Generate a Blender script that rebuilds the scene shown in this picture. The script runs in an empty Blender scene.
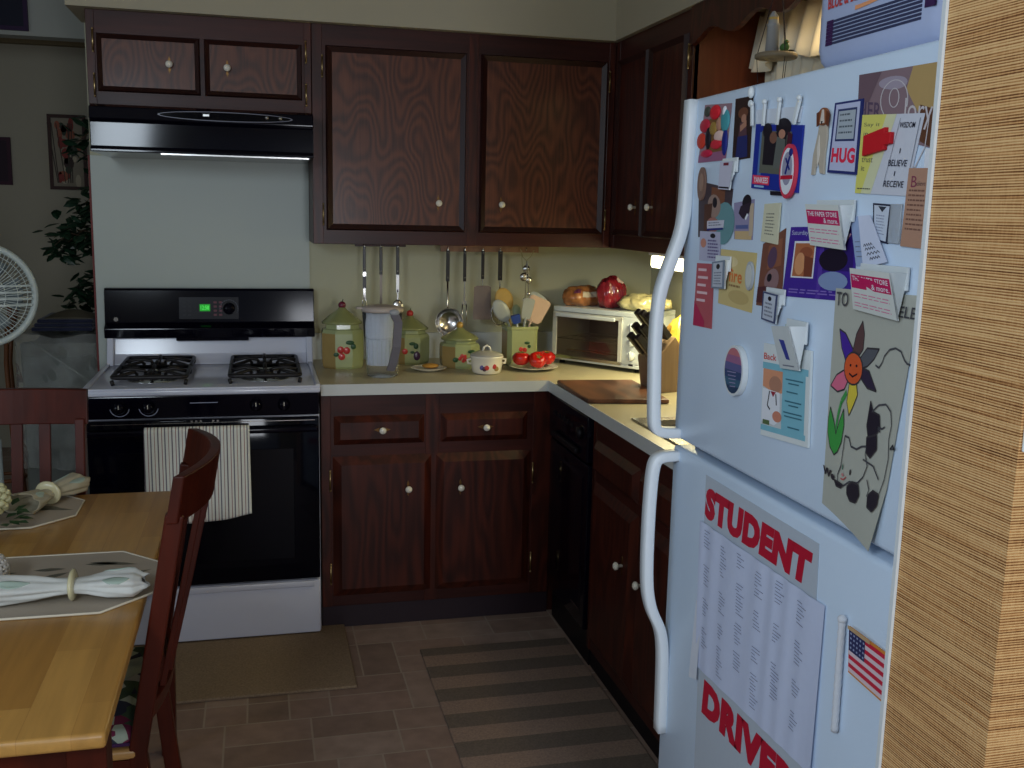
import bpy, bmesh, math, random
from mathutils import Vector, Matrix
random.seed(7)
SC = bpy.context.scene
COL = SC.collection
PI = math.pi
def S(r, g, b):                      # sRGB 0-255 -> linear
    def f(c):
        c /= 255.0
        return c/12.92 if c <= .04045 else ((c+.055)/1.055)**2.4
    return (f(r), f(g), f(b), 1)

# ------------------------------------------------------------------ camera
CAM = Vector((.5616, -4.185, 1.5201)); YAW, PITCH, ROLL, FPX = .2463, -.167, .0222, 1014.86
Fw = Vector((math.sin(YAW)*math.cos(PITCH), math.cos(YAW)*math.cos(PITCH), math.sin(PITCH)))
R0 = Vector((math.cos(YAW), -math.sin(YAW), 0)); U0 = R0.cross(Fw)
Rt = math.cos(ROLL)*R0+math.sin(ROLL)*U0; Up = -math.sin(ROLL)*R0+math.cos(ROLL)*U0
cd = bpy.data.cameras.new('camera'); cam = bpy.data.objects.new('camera', cd); COL.objects.link(cam)
cd.sensor_fit = 'HORIZONTAL'; cd.sensor_width = 36; cd.lens = FPX/1024*36; cd.clip_start = .02
m = Matrix.Identity(4)
for i in range(3):
    m[i][0] = Rt[i]; m[i][1] = Up[i]; m[i][2] = -Fw[i]; m[i][3] = CAM[i]
cam.matrix_world = m; SC.camera = cam
XF = 1.358                           # the fridge doors' face
def on_plane(px, py, x):             # measured point of the photo -> (y, z) on the plane at x
    d = Fw+Rt*((px-512)/FPX)-Up*((py-384)/FPX); t = (x-CAM.x)/d.x
    p = CAM+d*t
    return (p.y, p.z)
def on_door(px, py): return on_plane(px, py, XF)

# ------------------------------------------------------------------ materials
MATS = {}
def nodes(name):
    mt = bpy.data.materials.new(name); mt.use_nodes = True
    nt = mt.node_tree; b = nt.nodes['Principled BSDF']
    return mt, nt, b
def mat(name, col, rough=.5, metal=0, coat=0, var=.06, scale=40, emis=None, es=0, trans=0, ior=1.45, bump=0, spec=.5, alpha=1, sheen=0):
    if name in MATS: return MATS[name]
    mt, nt, b = nodes(name)
    N = nt.nodes; L = nt.links
    tc = N.new('ShaderNodeTexCoord'); nz = N.new('ShaderNodeTexNoise'); nz.inputs['Scale'].default_value = scale
    nz.inputs['Detail'].default_value = 4
    L.new(tc.outputs['Object'], nz.inputs['Vector'])
    mx = N.new('ShaderNodeMix'); mx.data_type = 'RGBA'
    mx.inputs['A'].default_value = tuple(c*(1-var) for c in col[:3])+(1,)
    mx.inputs['B'].default_value = tuple(min(1, c*(1+var)) for c in col[:3])+(1,)
    L.new(nz.outputs['Fac'], mx.inputs['Factor']); L.new(mx.outputs['Result'], b.inputs['Base Color'])
    b.inputs['Roughness'].default_value = rough; b.inputs['Metallic'].default_value = metal
    b.inputs['Coat Weight'].default_value = coat; b.inputs['Coat Roughness'].default_value = .12
    b.inputs['IOR'].default_value = ior; b.inputs['Transmission Weight'].default_value = trans
    b.inputs['Specular IOR Level'].default_value = spec; b.inputs['Alpha'].default_value = alpha
    b.inputs['Sheen Weight'].default_value = sheen
    if emis:
        b.inputs['Emission Color'].default_value = emis; b.inputs['Emission Strength'].default_value = es
    if bump:
        bp = N.new('ShaderNodeBump'); bp.inputs['Strength'].default_value = bump; bp.inputs['Distance'].default_value = .002
        L.new(nz.outputs['Fac'], bp.inputs['Height']); L.new(bp.outputs['Normal'], b.inputs['Normal'])
    MATS[name] = mt; return mt
def ramp(N, stops):
    r = N.new('ShaderNodeValToRGB'); e = r.color_ramp.elements
    while len(e) < len(stops): e.new(.5)
    for q, (p, c) in zip(e, stops): q.position = p; q.color = c
    return r
def mapping(nt, scale, loc=(0, 0, 0), rot=(0, 0, 0)):
    tc = nt.nodes.new('ShaderNodeTexCoord'); mp = nt.nodes.new('ShaderNodeMapping')
    mp.inputs['Scale'].default_value = scale; mp.inputs['Location'].default_value = loc; mp.inputs['Rotation'].default_value = rot
    nt.links.new(tc.outputs['Object'], mp.inputs['Vector']); return mp
def wood(name, dark, light, scale=(60, 60, 3), rough=.42, coat=.12, figure=(9, 9, 1.6), fig=.6, loc=(0, 0, 0), bump=.25, spec=.35, mul=14):
    if name in MATS: return MATS[name]
    mt, nt, b = nodes(name); N = nt.nodes; L = nt.links
    m1 = mapping(nt, scale, loc); n1 = N.new('ShaderNodeTexNoise'); n1.inputs['Scale'].default_value = 1; n1.inputs['Detail'].default_value = 5
    L.new(m1.outputs[0], n1.inputs['Vector'])
    m2 = mapping(nt, figure, loc); n2 = N.new('ShaderNodeTexNoise'); n2.inputs['Scale'].default_value = 1; n2.inputs['Detail'].default_value = 1.5
    L.new(m2.outputs[0], n2.inputs['Vector'])
    mu = N.new('ShaderNodeMath'); mu.operation = 'MULTIPLY'; mu.inputs[1].default_value = mul; L.new(n2.outputs['Fac'], mu.inputs[0])
    sn = N.new('ShaderNodeMath'); sn.operation = 'SINE'; L.new(mu.outputs[0], sn.inputs[0])
    m5 = N.new('ShaderNodeMath'); m5.operation = 'MULTIPLY_ADD'; m5.inputs[1].default_value = .5*fig; m5.inputs[2].default_value = .5*fig; L.new(sn.outputs[0], m5.inputs[0])
    ad = N.new('ShaderNodeMath'); ad.operation = 'MULTIPLY_ADD'; ad.inputs[1].default_value = 1-fig; L.new(n1.outputs['Fac'], ad.inputs[0]); L.new(m5.outputs[0], ad.inputs[2])
    r = ramp(N, [(.12, dark), (.85, light)]); L.new(ad.outputs[0], r.inputs[0]); L.new(r.outputs[0], b.inputs['Base Color'])
    b.inputs['Roughness'].default_value = rough; b.inputs['Coat Weight'].default_value = coat; b.inputs['Coat Roughness'].default_value = .2
    b.inputs['Specular IOR Level'].default_value = spec
    bp = N.new('ShaderNodeBump'); bp.inputs['Strength'].default_value = bump; bp.inputs['Distance'].default_value = .001
    L.new(ad.outputs[0], bp.inputs['Height']); L.new(bp.outputs[0], b.inputs['Normal'])
    MATS[name] = mt; return mt

CAB = wood('oak_dark', S(34, 11, 8), S(80, 32, 19), fig=.35, mul=50, coat=.06, spec=.3)
CABP = wood('oak_panel', S(46, 20, 13), S(108, 58, 36), scale=(130, 130, 6), figure=(5, 5, 2.0), fig=.36, mul=150)
CABR = wood('oak_rail', S(32, 10, 9), S(72, 30, 22), scale=(4, 4, 60), figure=(1.5, 1.5, 9), fig=.3, coat=.05, spec=.28)
CABM = wood('oak_molding', S(26, 8, 6), S(50, 18, 12), fig=.2)
CABE = wood('oak_end', S(70, 30, 18), S(106, 50, 28), fig=.2)
CHAIR = wood('cherry', S(44, 12, 5), S(84, 27, 11), scale=(40, 40, 6), fig=.25, rough=.4, coat=.03, spec=.22)
SEATW = wood('maple_seat', S(160, 118, 66), S(196, 152, 92), scale=(40, 6, 40), fig=.2)
CHALK = mat('wall_cream', S(192, 190, 164), .9, var=.03, scale=6, bump=.15, spec=.2)
SPLASH = mat('wall_panel', S(178, 186, 178), .4, var=.02, scale=4)
SOFF = mat('soffit_cream', S(172, 164, 142), .9, var=.03, scale=5, spec=.2)
FARW = mat('far_wall', S(170, 164, 146), .9, var=.03, scale=4, spec=.2)
FARH = mat('far_header', S(172, 174, 166), .9, var=.03, scale=4, spec=.2)
CEIL = mat('ceiling_white', S(200, 198, 190), .95, var=.02, scale=8, spec=.2)
TRIMB = mat('brown_trim', S(120, 104, 72), .6)
REDED = mat('red_edge', S(110, 40, 36), .6)
LAM = mat('laminate', S(182, 172, 142), .35, var=.05, scale=120)
LAMW = mat('laminate_edge', S(205, 208, 205), .4, var=.02)
BLK = mat('black_enamel', S(7, 6, 18), .09, coat=.0, var=.02, spec=.22)
BGL = mat('black_glass', S(5, 6, 16), .06, coat=.0, var=.02, spec=.22)
BMT = mat('black_matte', S(18, 15, 20), .5, spec=.3)
IRON = mat('cast_iron', S(22, 18, 20), .45, bump=.3, scale=200)
WEN = mat('white_enamel', S(205, 208, 222), .22, coat=.4, var=.01)
STEEL = mat('steel', S(200, 198, 196), .2, metal=1, var=.05)
BRASS = mat('brass', S(186, 160, 112), .3, metal=1)
BRASD = mat('brass_dark', S(120, 88, 52), .4, metal=.9)
CER = mat('ceramic_white', S(232, 226, 210), .18, coat=.4, var=.02)
WPL = mat('white_plastic', S(215, 222, 225), .35, var=.02)
TIRE = mat('dark_slot', S(10, 10, 12), .7)
def fridge_mat():
    mt, nt, b = nodes('fridge_white'); N = nt.nodes; L = nt.links
    v = N.new('ShaderNodeTexNoise'); mp = mapping(nt, (260, 260, 260)); L.new(mp.outputs[0], v.inputs['Vector']); v.inputs['Scale'].default_value = 1
    bp = N.new('ShaderNodeBump'); bp.inputs['Strength'].default_value = .35; bp.inputs['Distance'].default_value = .0008
    L.new(v.outputs['Fac'], bp.inputs['Height']); L.new(bp.outputs[0], b.inputs['Normal'])
    b.inputs['Base Color'].default_value = S(204, 222, 242); b.inputs['Roughness'].default_value = .35
    return mt
FRG = fridge_mat()
def floor_mat():
    mt, nt, b = nodes('floor_tile'); N = nt.nodes; L = nt.links; CELL = .25
    tc = N.new('ShaderNodeTexCoord'); sp = N.new('ShaderNodeSeparateXYZ'); L.new(tc.outputs['Object'], sp.inputs[0])
    def ma(op, a, bb=None, c=None):
        q = N.new('ShaderNodeMath'); q.operation = op
        for i, v in enumerate((a, bb, c)):
            if v is None: continue
            if isinstance(v, (int, float)): q.inputs[i].default_value = v
            else: L.new(v, q.inputs[i])
        return q.outputs[0]
    def vec(x, y, z=0):
        q = N.new('ShaderNodeCombineXYZ')
        for i, v in enumerate((x, y, z)):
            if isinstance(v, (int, float)): q.inputs[i].default_value = v
            else: L.new(v, q.inputs[i])
        return q.outputs[0]
    def wn(v): q = N.new('ShaderNodeTexWhiteNoise'); q.noise_dimensions = '3D'; L.new(v, q.inputs['Vector']); return q.outputs['Value']
    y = ma('ADD', sp.outputs[1], 20.02); x = ma('ADD', sp.outputs[0], 20.05); ry = ma('FLOOR', ma('DIVIDE', y, CELL)); x = ma('ADD', x, ma('MULTIPLY', wn(vec(ry, 3.3)), CELL))
    cx = ma('FLOOR', ma('DIVIDE', x, CELL)); r1 = ma('GREATER_THAN', wn(vec(cx, ry, 1.5)), .42); r2 = ma('GREATER_THAN', wn(vec(cx, ry, 7.5)), .72)
    sx = ma('MULTIPLY_ADD', r1, CELL/2, CELL/2); sy = ma('MULTIPLY_ADD', r2, CELL/2, CELL/2)
    def edge(c, s_): f = ma('MULTIPLY', ma('FRACT', ma('DIVIDE', c, s_)), s_); return ma('MINIMUM', f, ma('SUBTRACT', s_, f))
    d = ma('MINIMUM', edge(x, sx), edge(y, sy)); grout = ma('LESS_THAN', d, .0028)
    tid = wn(vec(ma('FLOOR', ma('DIVIDE', x, sx)), ma('FLOOR', ma('DIVIDE', y, sy)), 2.5))
    r = ramp(N, [(0, S(130, 110, 98)), (.5, S(146, 122, 110)), (1, S(156, 136, 124))]); L.new(tid, r.inputs[0])
    n = N.new('ShaderNodeTexNoise'); n.inputs['Scale'].default_value = 16; n.inputs['Detail'].default_value = 6; L.new(tc.outputs['Object'], n.inputs['Vector'])
    mx = N.new('ShaderNodeMix'); mx.data_type = 'RGBA'; mx.blend_type = 'OVERLAY'; mx.inputs['Factor'].default_value = .35
    L.new(r.outputs[0], mx.inputs['A']); L.new(n.outputs['Fac'], mx.inputs['B'])
    m2 = N.new('ShaderNodeMix'); m2.data_type = 'RGBA'; L.new(grout, m2.inputs['Factor']); L.new(mx.outputs['Result'], m2.inputs['A']); m2.inputs['B'].default_value = S(160, 146, 132)
    L.new(m2.outputs['Result'], b.inputs['Base Color']); b.inputs['Roughness'].default_value = .55; b.inputs['Specular IOR Level'].default_value = .3
    bp = N.new('ShaderNodeBump'); bp.inputs['Strength'].default_value = .25; bp.inputs['Distance'].default_value = .003; bp.invert = True
    L.new(grout, bp.inputs['Height']); L.new(bp.outputs[0], b.inputs['Normal'])
    return mt
FLOOR = floor_mat()
def grass_mat():
    mt, nt, b = nodes('grasscloth'); N = nt.nodes; L = nt.links
    m1 = mapping(nt, (3, 3, 700)); n1 = N.new('ShaderNodeTexNoise'); n1.inputs['Scale'].default_value = 1; n1.inputs['Detail'].default_value = 3; L.new(m1.outputs[0], n1.inputs['Vector'])
    m2 = mapping(nt, (5, 5, 210)); n2 = N.new('ShaderNodeTexNoise'); n2.inputs['Scale'].default_value = 1; n2.inputs['Detail'].default_value = 5; L.new(m2.outputs[0], n2.inputs['Vector'])
    m3 = mapping(nt, (420, 420, 90)); n3 = N.new('ShaderNodeTexNoise'); n3.inputs['Scale'].default_value = 1; L.new(m3.outputs[0], n3.inputs['Vector'])
    w = N.new('ShaderNodeTexWave'); w.bands_direction = 'Z'; w.inputs['Scale'].default_value = 38; w.inputs['Distortion'].default_value = 2.5; w.inputs['Detail'].default_value = 2; w.inputs['Detail Scale'].default_value = .7
    m4 = mapping(nt, (.3, .3, 2.7)); L.new(m4.outputs[0], w.inputs['Vector'])
    def ma(op, a, bb, c=None):
        q = N.new('ShaderNodeMath'); q.operation = op
        for i, v in enumerate((a, bb, c)):
            if v is None: continue
            if isinstance(v, (int, float)): q.inputs[i].default_value = v
            else: L.new(v, q.inputs[i])
        return q.outputs[0]
    s = ma('MULTIPLY_ADD', n1.outputs['Fac'], .5, 0); s = ma('MULTIPLY_ADD', n2.outputs['Fac'], .62, s); s = ma('MULTIPLY_ADD', w.outputs['Fac'], .34, s); s = ma('MULTIPLY_ADD', n3.outputs['Fac'], .2, s)
    r = ramp(N, [(.56, S(92, 52, 28)), (.72, S(168, 116, 68)), (.84, S(206, 158, 104)), (1, S(226, 188, 134))]); L.new(s, r.inputs[0])
    L.new(r.outputs[0], b.inputs['Base Color']); b.inputs['Roughness'].default_value = .8; b.inputs['Specular IOR Level'].default_value = .2
    bp = N.new('ShaderNodeBump'); bp.inputs['Strength'].default_value = .5; bp.inputs['Distance'].default_value = .002; L.new(s, bp.inputs['Height']); L.new(bp.outputs[0], b.inputs['Normal'])
    return mt
GRASS = grass_mat()
def stripes(name, axis, period, stops, loc=0, rough=.9, noise=250, nf=.35, hard=True):
    mt, nt, b = nodes(name); N = nt.nodes; L = nt.links
    tc = N.new('ShaderNodeTexCoord'); sp = N.new('ShaderNodeSeparateXYZ'); L.new(tc.outputs['Object'], sp.inputs[0])
    a = N.new('ShaderNodeMath'); a.operation = 'MULTIPLY_ADD'; a.inputs[1].default_value = 1/period; a.inputs[2].default_value = loc+100; L.new(sp.outputs[axis], a.inputs[0])
    f = N.new('ShaderNodeMath'); f.operation = 'FRACT'; L.new(a.outputs[0], f.inputs[0])
    r = ramp(N, stops); r.color_ramp.interpolation = 'CONSTANT' if hard else 'LINEAR'; L.new(f.outputs[0], r.inputs[0])
    n = N.new('ShaderNodeTexNoise'); n.inputs['Scale'].default_value = noise; L.new(tc.outputs['Object'], n.inputs['Vector'])
    mx = N.new('ShaderNodeMix'); mx.data_type = 'RGBA'; mx.blend_type = 'OVERLAY'; mx.inputs['Factor'].default_value = nf
    L.new(r.outputs[0], mx.inputs['A']); L.new(n.outputs['Fac'], mx.inputs['B']); L.new(mx.outputs['Result'], b.inputs['Base Color'])
    b.inputs['Roughness'].default_value = rough; b.inputs['Specular IOR Level'].default_value = .2
    bp = N.new('ShaderNodeBump'); bp.inputs['Strength'].default_value = .4; bp.inputs['Distance'].default_value = .002
    L.new(n.outputs['Fac'], bp.inputs['Height']); L.new(bp.outputs[0], b.inputs['Normal'])
    return mt
# ------------------------------------------------------------------ mesh builder
I4 = Matrix.Identity(4)
class B:
    def __init__(s, M=None): s.v = []; s.f = []; s.mi = []; s.mats = []; s.M = M or I4; s.sm = []
    def _m(s, mt):
        if mt not in s.mats: s.mats.append(mt)
        return s.mats.index(mt)
    def add(s, vs, fs, mt, smooth=False):
        o = len(s.v); k = s._m(mt)
        for p in vs: s.v.append(s.M @ Vector(p))
        for f in fs: s.f.append([o+i for i in f]); s.mi.append(k); s.sm.append(smooth)
        return s
    def box(s, x0, x1, y0, y1, z0, z1, mt, ins=None, bev=0):
        # bev: chamfer all round
        if bev:
            b = min(bev, (x1-x0)*.45, (y1-y0)*.45, (z1-z0)*.45); bm = bmesh.new(); bmesh.ops.create_cube(bm, size=1)
            bmesh.ops.scale(bm, vec=(x1-x0, y1-y0, z1-z0), verts=bm.verts); bmesh.ops.translate(bm, vec=((x0+x1)/2, (y0+y1)/2, (z0+z1)/2), verts=bm.verts)
            bmesh.ops.bevel(bm, geom=bm.edges[:], offset=b, segments=3, profile=.5, affect='EDGES')
            bm.verts.index_update(); s.add([v.co.copy() for v in bm.verts], [[v.index for v in f.verts] for f in bm.faces], mt, True); bm.free(); return s
        vs = [(x0, y0, z0), (x1, y0, z0), (x1, y1, z0), (x0, y1, z0), (x0, y0, z1), (x1, y0, z1), (x1, y1, z1), (x0, y1, z1)]
        return s.add(vs, [(0, 3, 2, 1), (4, 5, 6, 7), (0, 1, 5, 4), (1, 2, 6, 5), (2, 3, 7, 6), (3, 0, 4, 7)], mt)
    def frus(s, u0, u1, z0, z1, d0, d1, c, mt):     # slab in (u, d, z) whose outer face is inset by c: a bevelled panel
        vs = [(u0, d0, z0), (u1, d0, z0), (u1, d0, z1), (u0, d0, z1), (u0+c, d1, z0+c), (u1-c, d1, z0+c), (u1-c, d1, z1-c), (u0+c, d1, z1-c)]
        return s.add(vs, [(0, 1, 2, 3), (7, 6, 5, 4), (0, 4, 5, 1), (1, 5, 6, 2), (2, 6, 7, 3), (3, 7, 4, 0)], mt)
    def lathe(s, prof, mt, c=(0, 0, 0), n=24, axis='z', smooth=True, sc=(1, 1)):
        vs = []; fs = []
        for r, h in prof:
            for i in range(n):
                a = 2*PI*(i+.5)/n; x, y = r*math.cos(a)*sc[0], r*math.sin(a)*sc[1]
                p = {'z': (x, y, h), 'x': (h, x, y), 'y': (x, h, y)}[axis]
                vs.append((p[0]+c[0], p[1]+c[1], p[2]+c[2]))
        for j in range(len(prof)-1):
            for i in range(n): k = (i+1) % n; fs.append((j*n+i, j*n+k, (j+1)*n+k, (j+1)*n+i))
        if prof[0][0] > 1e-6: fs.append(tuple(range(n))[::-1])
        if prof[-1][0] > 1e-6: fs.append(tuple((len(prof)-1)*n+i for i in range(n)))
        return s.add(vs, fs, mt, smooth)
    def ball(s, c, r, mt, n=16, sc=(1, 1, 1)):
        pr = [(max(1e-7, math.sin(PI*k/10)), -math.cos(PI*k/10)) for k in range(11)]
        M = s.M; s.M = M @ Matrix.Translation(c) @ Matrix.Diagonal((r*sc[0], r*sc[1], r*sc[2], 1)); s.lathe(pr, mt, n=n); s.M = M; return s
    def tube(s, pts, r, mt, n=8, closed=False, sc=(1, 1), up=None):
        pts = [Vector(p) for p in pts]; k = len(pts); vs = []; fs = []
        rr = r if isinstance(r, (list, tuple)) else [r]*k; prev = None
        for i, p in enumerate(pts):
            if closed: t = pts[(i+1) % k]-pts[i-1]
            else: t = pts[min(i+1, k-1)]-pts[max(i-1, 0)]
            t.normalize()
            if prev is None:
                a = Vector(up) if up else (Vector((0, 0, 1)) if abs(t.z) < .9 else Vector((1, 0, 0)))
            else: a = prev
            x = (a-t*a.dot(t)).normalized(); y = t.cross(x); prev = x
            for j in range(n):
                q = 2*PI*(j+.5)/n; vs.append(p+x*math.cos(q)*rr[i]*sc[0]+y*math.sin(q)*rr[i]*sc[1])
        for i in range(k if closed else k-1):
            i2 = (i+1) % k
            for j in range(n): j2 = (j+1) % n; fs.append((i*n+j, i*n+j2, i2*n+j2, i2*n+j))
        if not closed: fs.append(tuple(range(n))[::-1]); fs.append(tuple((k-1)*n+j for j in range(n)))
        return s.add(vs, fs, mt, n > 5)
    def bar(s, pts, w, t, mt, up=(0, 0, 1)):        # rectangular section
        return s.tube(pts, .5*math.sqrt(2), mt, n=4, sc=(w, t), up=up)
    def prism(s, poly, h0, h1, mt, plane='xy'):
        n = len(poly); f = {'xy': lambda a, b, h: (a, b, h), 'xz': lambda a, b, h: (a, h, b), 'yz': lambda a, b, h: (h, a, b)}[plane]
        vs = [f(a, b, h0) for a, b in poly]+[f(a, b, h1) for a, b in poly]
        return s.add(vs, [tuple(range(n))[::-1], tuple(range(n, 2*n))]+[(i, (i+1) % n, n+(i+1) % n, n+i) for i in range(n)], mt)
    def grid(s, fn, nu, nv, mt, smooth=True, th=0):
        vs = [fn(i/nu, j/nv) for j in range(nv+1) for i in range(nu+1)]; w = nu+1
        fs = [(j*w+i, j*w+i+1, (j+1)*w+i+1, (j+1)*w+i) for j in range(nv) for i in range(nu)]
        return s.add(vs, fs, mt, smooth)
    def build(s, name, parent=None, local=False, bev=0, recalc=True, solid=0):
        me = bpy.data.meshes.new(name); off = I4
        if parent is not None and not local:
            off = world(parent).inverted()
        me.from_pydata([off @ v for v in s.v], [], s.f)
        for q in s.mats: me.materials.append(q)
        me.polygons.foreach_set('material_index', s.mi); me.polygons.foreach_set('use_smooth', s.sm)
        if recalc:
            bm = bmesh.new(); bm.from_mesh(me); bmesh.ops.recalc_face_normals(bm, faces=bm.faces); bm.to_mesh(me); bm.free()
        me.update()
        o = bpy.data.objects.new(name, me); COL.objects.link(o)
        if parent is not None: o.parent = parent
        if solid:
            q = o.modifiers.new('thickness', 'SOLIDIFY'); q.thickness = solid; q.offset = 0
        if bev:
            q = o.modifiers.new('edges', 'BEVEL'); q.width = bev; q.segments = 2; q.limit_method = 'ANGLE'; q.angle_limit = math.radians(50)
        return o
def world(o):
    M = Matrix.LocRotScale(o.location, o.rotation_euler, o.scale)
    while o.parent: o = o.parent; M = Matrix.LocRotScale(o.location, o.rotation_euler, o.scale) @ M
    return M
def tag(o, label, cat, group=None, kind=None):
    o['label'] = label; o['category'] = cat
    if group: o['group'] = group
    if kind: o['kind'] = kind
    return o
def thing(name, loc, label, cat, group=None, rz=0):
    o = bpy.data.objects.new(name, None); COL.objects.link(o); o.location = loc; o.rotation_euler = (0, 0, rz); o.empty_display_size = .05
    return tag(o, label, cat, group)
def struct(b, name, bev=0): o = b.build(name, bev=bev); o['kind'] = 'structure'; return o
# text as polygons -------------------------------------------------------
_T = {}
def glyphs(txt, bold=0.0):
    k = (txt, bold)
    if k in _T: return _T[k]
    c = bpy.data.curves.new('lettering', 'FONT'); c.body = txt; c.size = 1; c.offset = bold; c.resolution_u = 3; c.align_x = 'LEFT'; c.space_character = 1+bold*1.2
    o = bpy.data.objects.new('lettering', c); COL.objects.link(o)
    dg = bpy.context.evaluated_depsgraph_get(); dg.update(); me = o.evaluated_get(dg).to_mesh()
    vs = [(v.co.x, v.co.y) for v in me.vertices]; fs = [tuple(p.vertices) for p in me.polygons]
    o.evaluated_get(dg).to_mesh_clear(); bpy.data.objects.remove(o); bpy.data.curves.remove(c)
    x0 = min(v[0] for v in vs); x1 = max(v[0] for v in vs); y0 = min(v[1] for v in vs); y1 = max(v[1] for v in vs)
    vs = [((x-x0)/(x1-x0), 1-(y-y0)/(y1-y0)) for x, y in vs]
    _T[k] = (vs, fs); return _T[k]
def text_on(b, txt, P, u0, u1, v0, v1, mt, bold=0.0):     # P(u, v) -> point ; v runs down
    vs, fs = glyphs(txt, bold)
    b.add([P(u0+(u1-u0)*x, v0+(v1-v0)*y) for x, y in vs], fs, mt)
def ell(cu, cv, ru, rv, n=20, a0=0): return [(cu+ru*math.cos(2*PI*i/n+a0), cv+rv*math.sin(2*PI*i/n+a0)) for i in range(n)]

# face frames: local (u along the face, d out of the face, z up)
def FRAME(origin, u, n):
    M = Matrix.Identity(4)
    for i in range(3): M[i][0] = u[i]; M[i][1] = n[i]; M[i][2] = (0, 0, 1)[i]; M[i][3] = origin[i]
    return M
#%%PART2
CZ = 2.6; WX = 2.23; TZ = 2.178
BACK = FRAME((0, 0, 0), (1, 0, 0), (0, -1, 0))
RIGHT = FRAME((WX, 0, 0), (0, -1, 0), (-1, 0, 0))
# ================================================================== ROOM
b = B(); b.box(-3, 3.2, -6.5, 3, -.1, 0, FLOOR); struct(b, 'floor')
b = B(); b.box(-3, 3.2, -6.5, 3, CZ, CZ+.1, CEIL); struct(b, 'ceiling')
b = B(); b.box(-.046, WX, 0, .12, 0, CZ, CHALK); struct(b, 'wall_back')
b = B(); b.box(-.0535, -.0465, -.0065, .12, 0, 1.70, REDED); struct(b, 'trim_1')
b = B(); b.box(-.046, .762, -.006, -.0005, .02, 1.70, SPLASH); struct(b, 'trim_2')
b = B(); W0, W1, Z0, Z1 = -2.25, -1.16, 1.16, 2.12
b.box(WX, WX+.12, -6.5, W0, 0, CZ, CHALK).box(WX, WX+.12, W1, .12, 0, CZ, CHALK).box(WX, WX+.12, W0, W1, 0, Z0, CHALK).box(WX, WX+.12, W0, W1, Z1, CZ, CHALK); struct(b, 'wall_right')
NIGHT = mat('window_glass', S(220, 226, 232), .02, trans=1, var=0)
b = B()
for a in ((W0, W0+.04, Z0, Z1), (W1-.04, W1, Z0, Z1), (W0, W1, Z0, Z0+.04), (W0, W1, Z1-.04, Z1), (-1.725, -1.685, Z0, Z1)): b.box(WX+.03, WX+.09, a[0], a[1], a[2], a[3], WPL)
b.box(WX+.055, WX+.061, W0+.04, W1-.04, Z0+.04, Z1-.04, NIGHT); struct(b, 'window_1')
b = B(); b.box(-3.1, 3.2, 2.6, 2.7, 0, CZ, FARW); struct(b, 'wall_far')
b = B(); b.box(-3, 3.2, 2.53, 2.6, 2.44, 2.53, TRIMB); struct(b, 'trim_3')
b = B(); b.box(-3, 3.2, 1.5, 1.62, 2.335, CZ, FARH); struct(b, 'trim_4')
b = B(); b.box(-3.1, -3, -6.5, 2.7, 0, CZ, CHALK); struct(b, 'wall_left')
b = B(); b.box(-3.1, .0, -6.6, -6.5, 0, CZ, CHALK).box(1.7, 3.2, -6.6, -6.5, 0, CZ, CHALK).box(0, 1.7, -6.6, -6.5, 2.15, CZ, CHALK).box(0, 1.7, -6.6, -6.5, 0, .1, CHALK); struct(b, 'wall_front')
# soffit over the wall cabinets
b = B(); b.prism([(-.054, 0), (-.054, -.345), (1.905, -.345), (1.905, -3.12), (WX, -3.12), (WX, 0)], TZ, CZ, SOFF); struct(b, 'trim_5')
# partition with grasscloth
b = B(); b.box(1.33, 3.2, -3.308, -3.126, 0, CZ, GRASS); struct(b, 'wall_partition')
b = B(); b.box(1.3255, 1.3295, -3.1292, -3.1225, 0, CZ, WPL); struct(b, 'trim_6')
o = thing('switch_plate', (1.345, -3.309, 1.30), 'white wall plate on the front of the tan grasscloth partition', 'switch plate')
b = B(); b.box(1.3325, 1.40, -3.313, -3.3085, 1.285, 1.35, WPL, bev=.002); b.build('plate', o)
b = B(); b.box(1.362, 1.370, -3.319, -3.3125, 1.308, 1.326, WPL); b.build('toggle', o)

# ================================================================== CABINETS
def knob(fr, u, d, z, parent, plate='long'):
    b = B(fr)
    if plate == 'long': b.prism([(u-.004, z-.018), (u, z-.030), (u+.004, z-.018), (u+.003, z), (u+.004, z+.018), (u, z+.030), (u-.004, z+.018), (u-.003, z)], d, d+.002, BRASD, 'xz')
    else: b.prism([(u-.03, z), (u-.012, z-.007), (u+.012, z-.007), (u+.03, z), (u+.012, z+.007), (u-.012, z+.007)], d, d+.002, BRASD, 'xz')
    b.lathe([(.006, d), (.005, d+.012), (.010, d+.014), (.0125, d+.019), (.0118, d+.024), (.007, d+.028), (1e-7, d+.029)], CER, c=(u, 0, z), axis='y', n=20)
    # lathe's y axis carries d
    return b.build('knob', parent)
def hinge(fr, u, d, z, parent):
    b = B(fr); b.box(u-.003, u+.003, d, d+.003, z-.03, z+.03, BRASS); b.lathe([(.0035, z-.034), (.0035, z+.034)], BRASS, c=(u, d+.004, 0), n=8)
    b.ball((u, d+.004, z+.037), .0042, BRASS, n=8); b.ball((u, d+.004, z-.037), .0042, BRASS, n=8); return b.build('hinge', parent)
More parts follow.
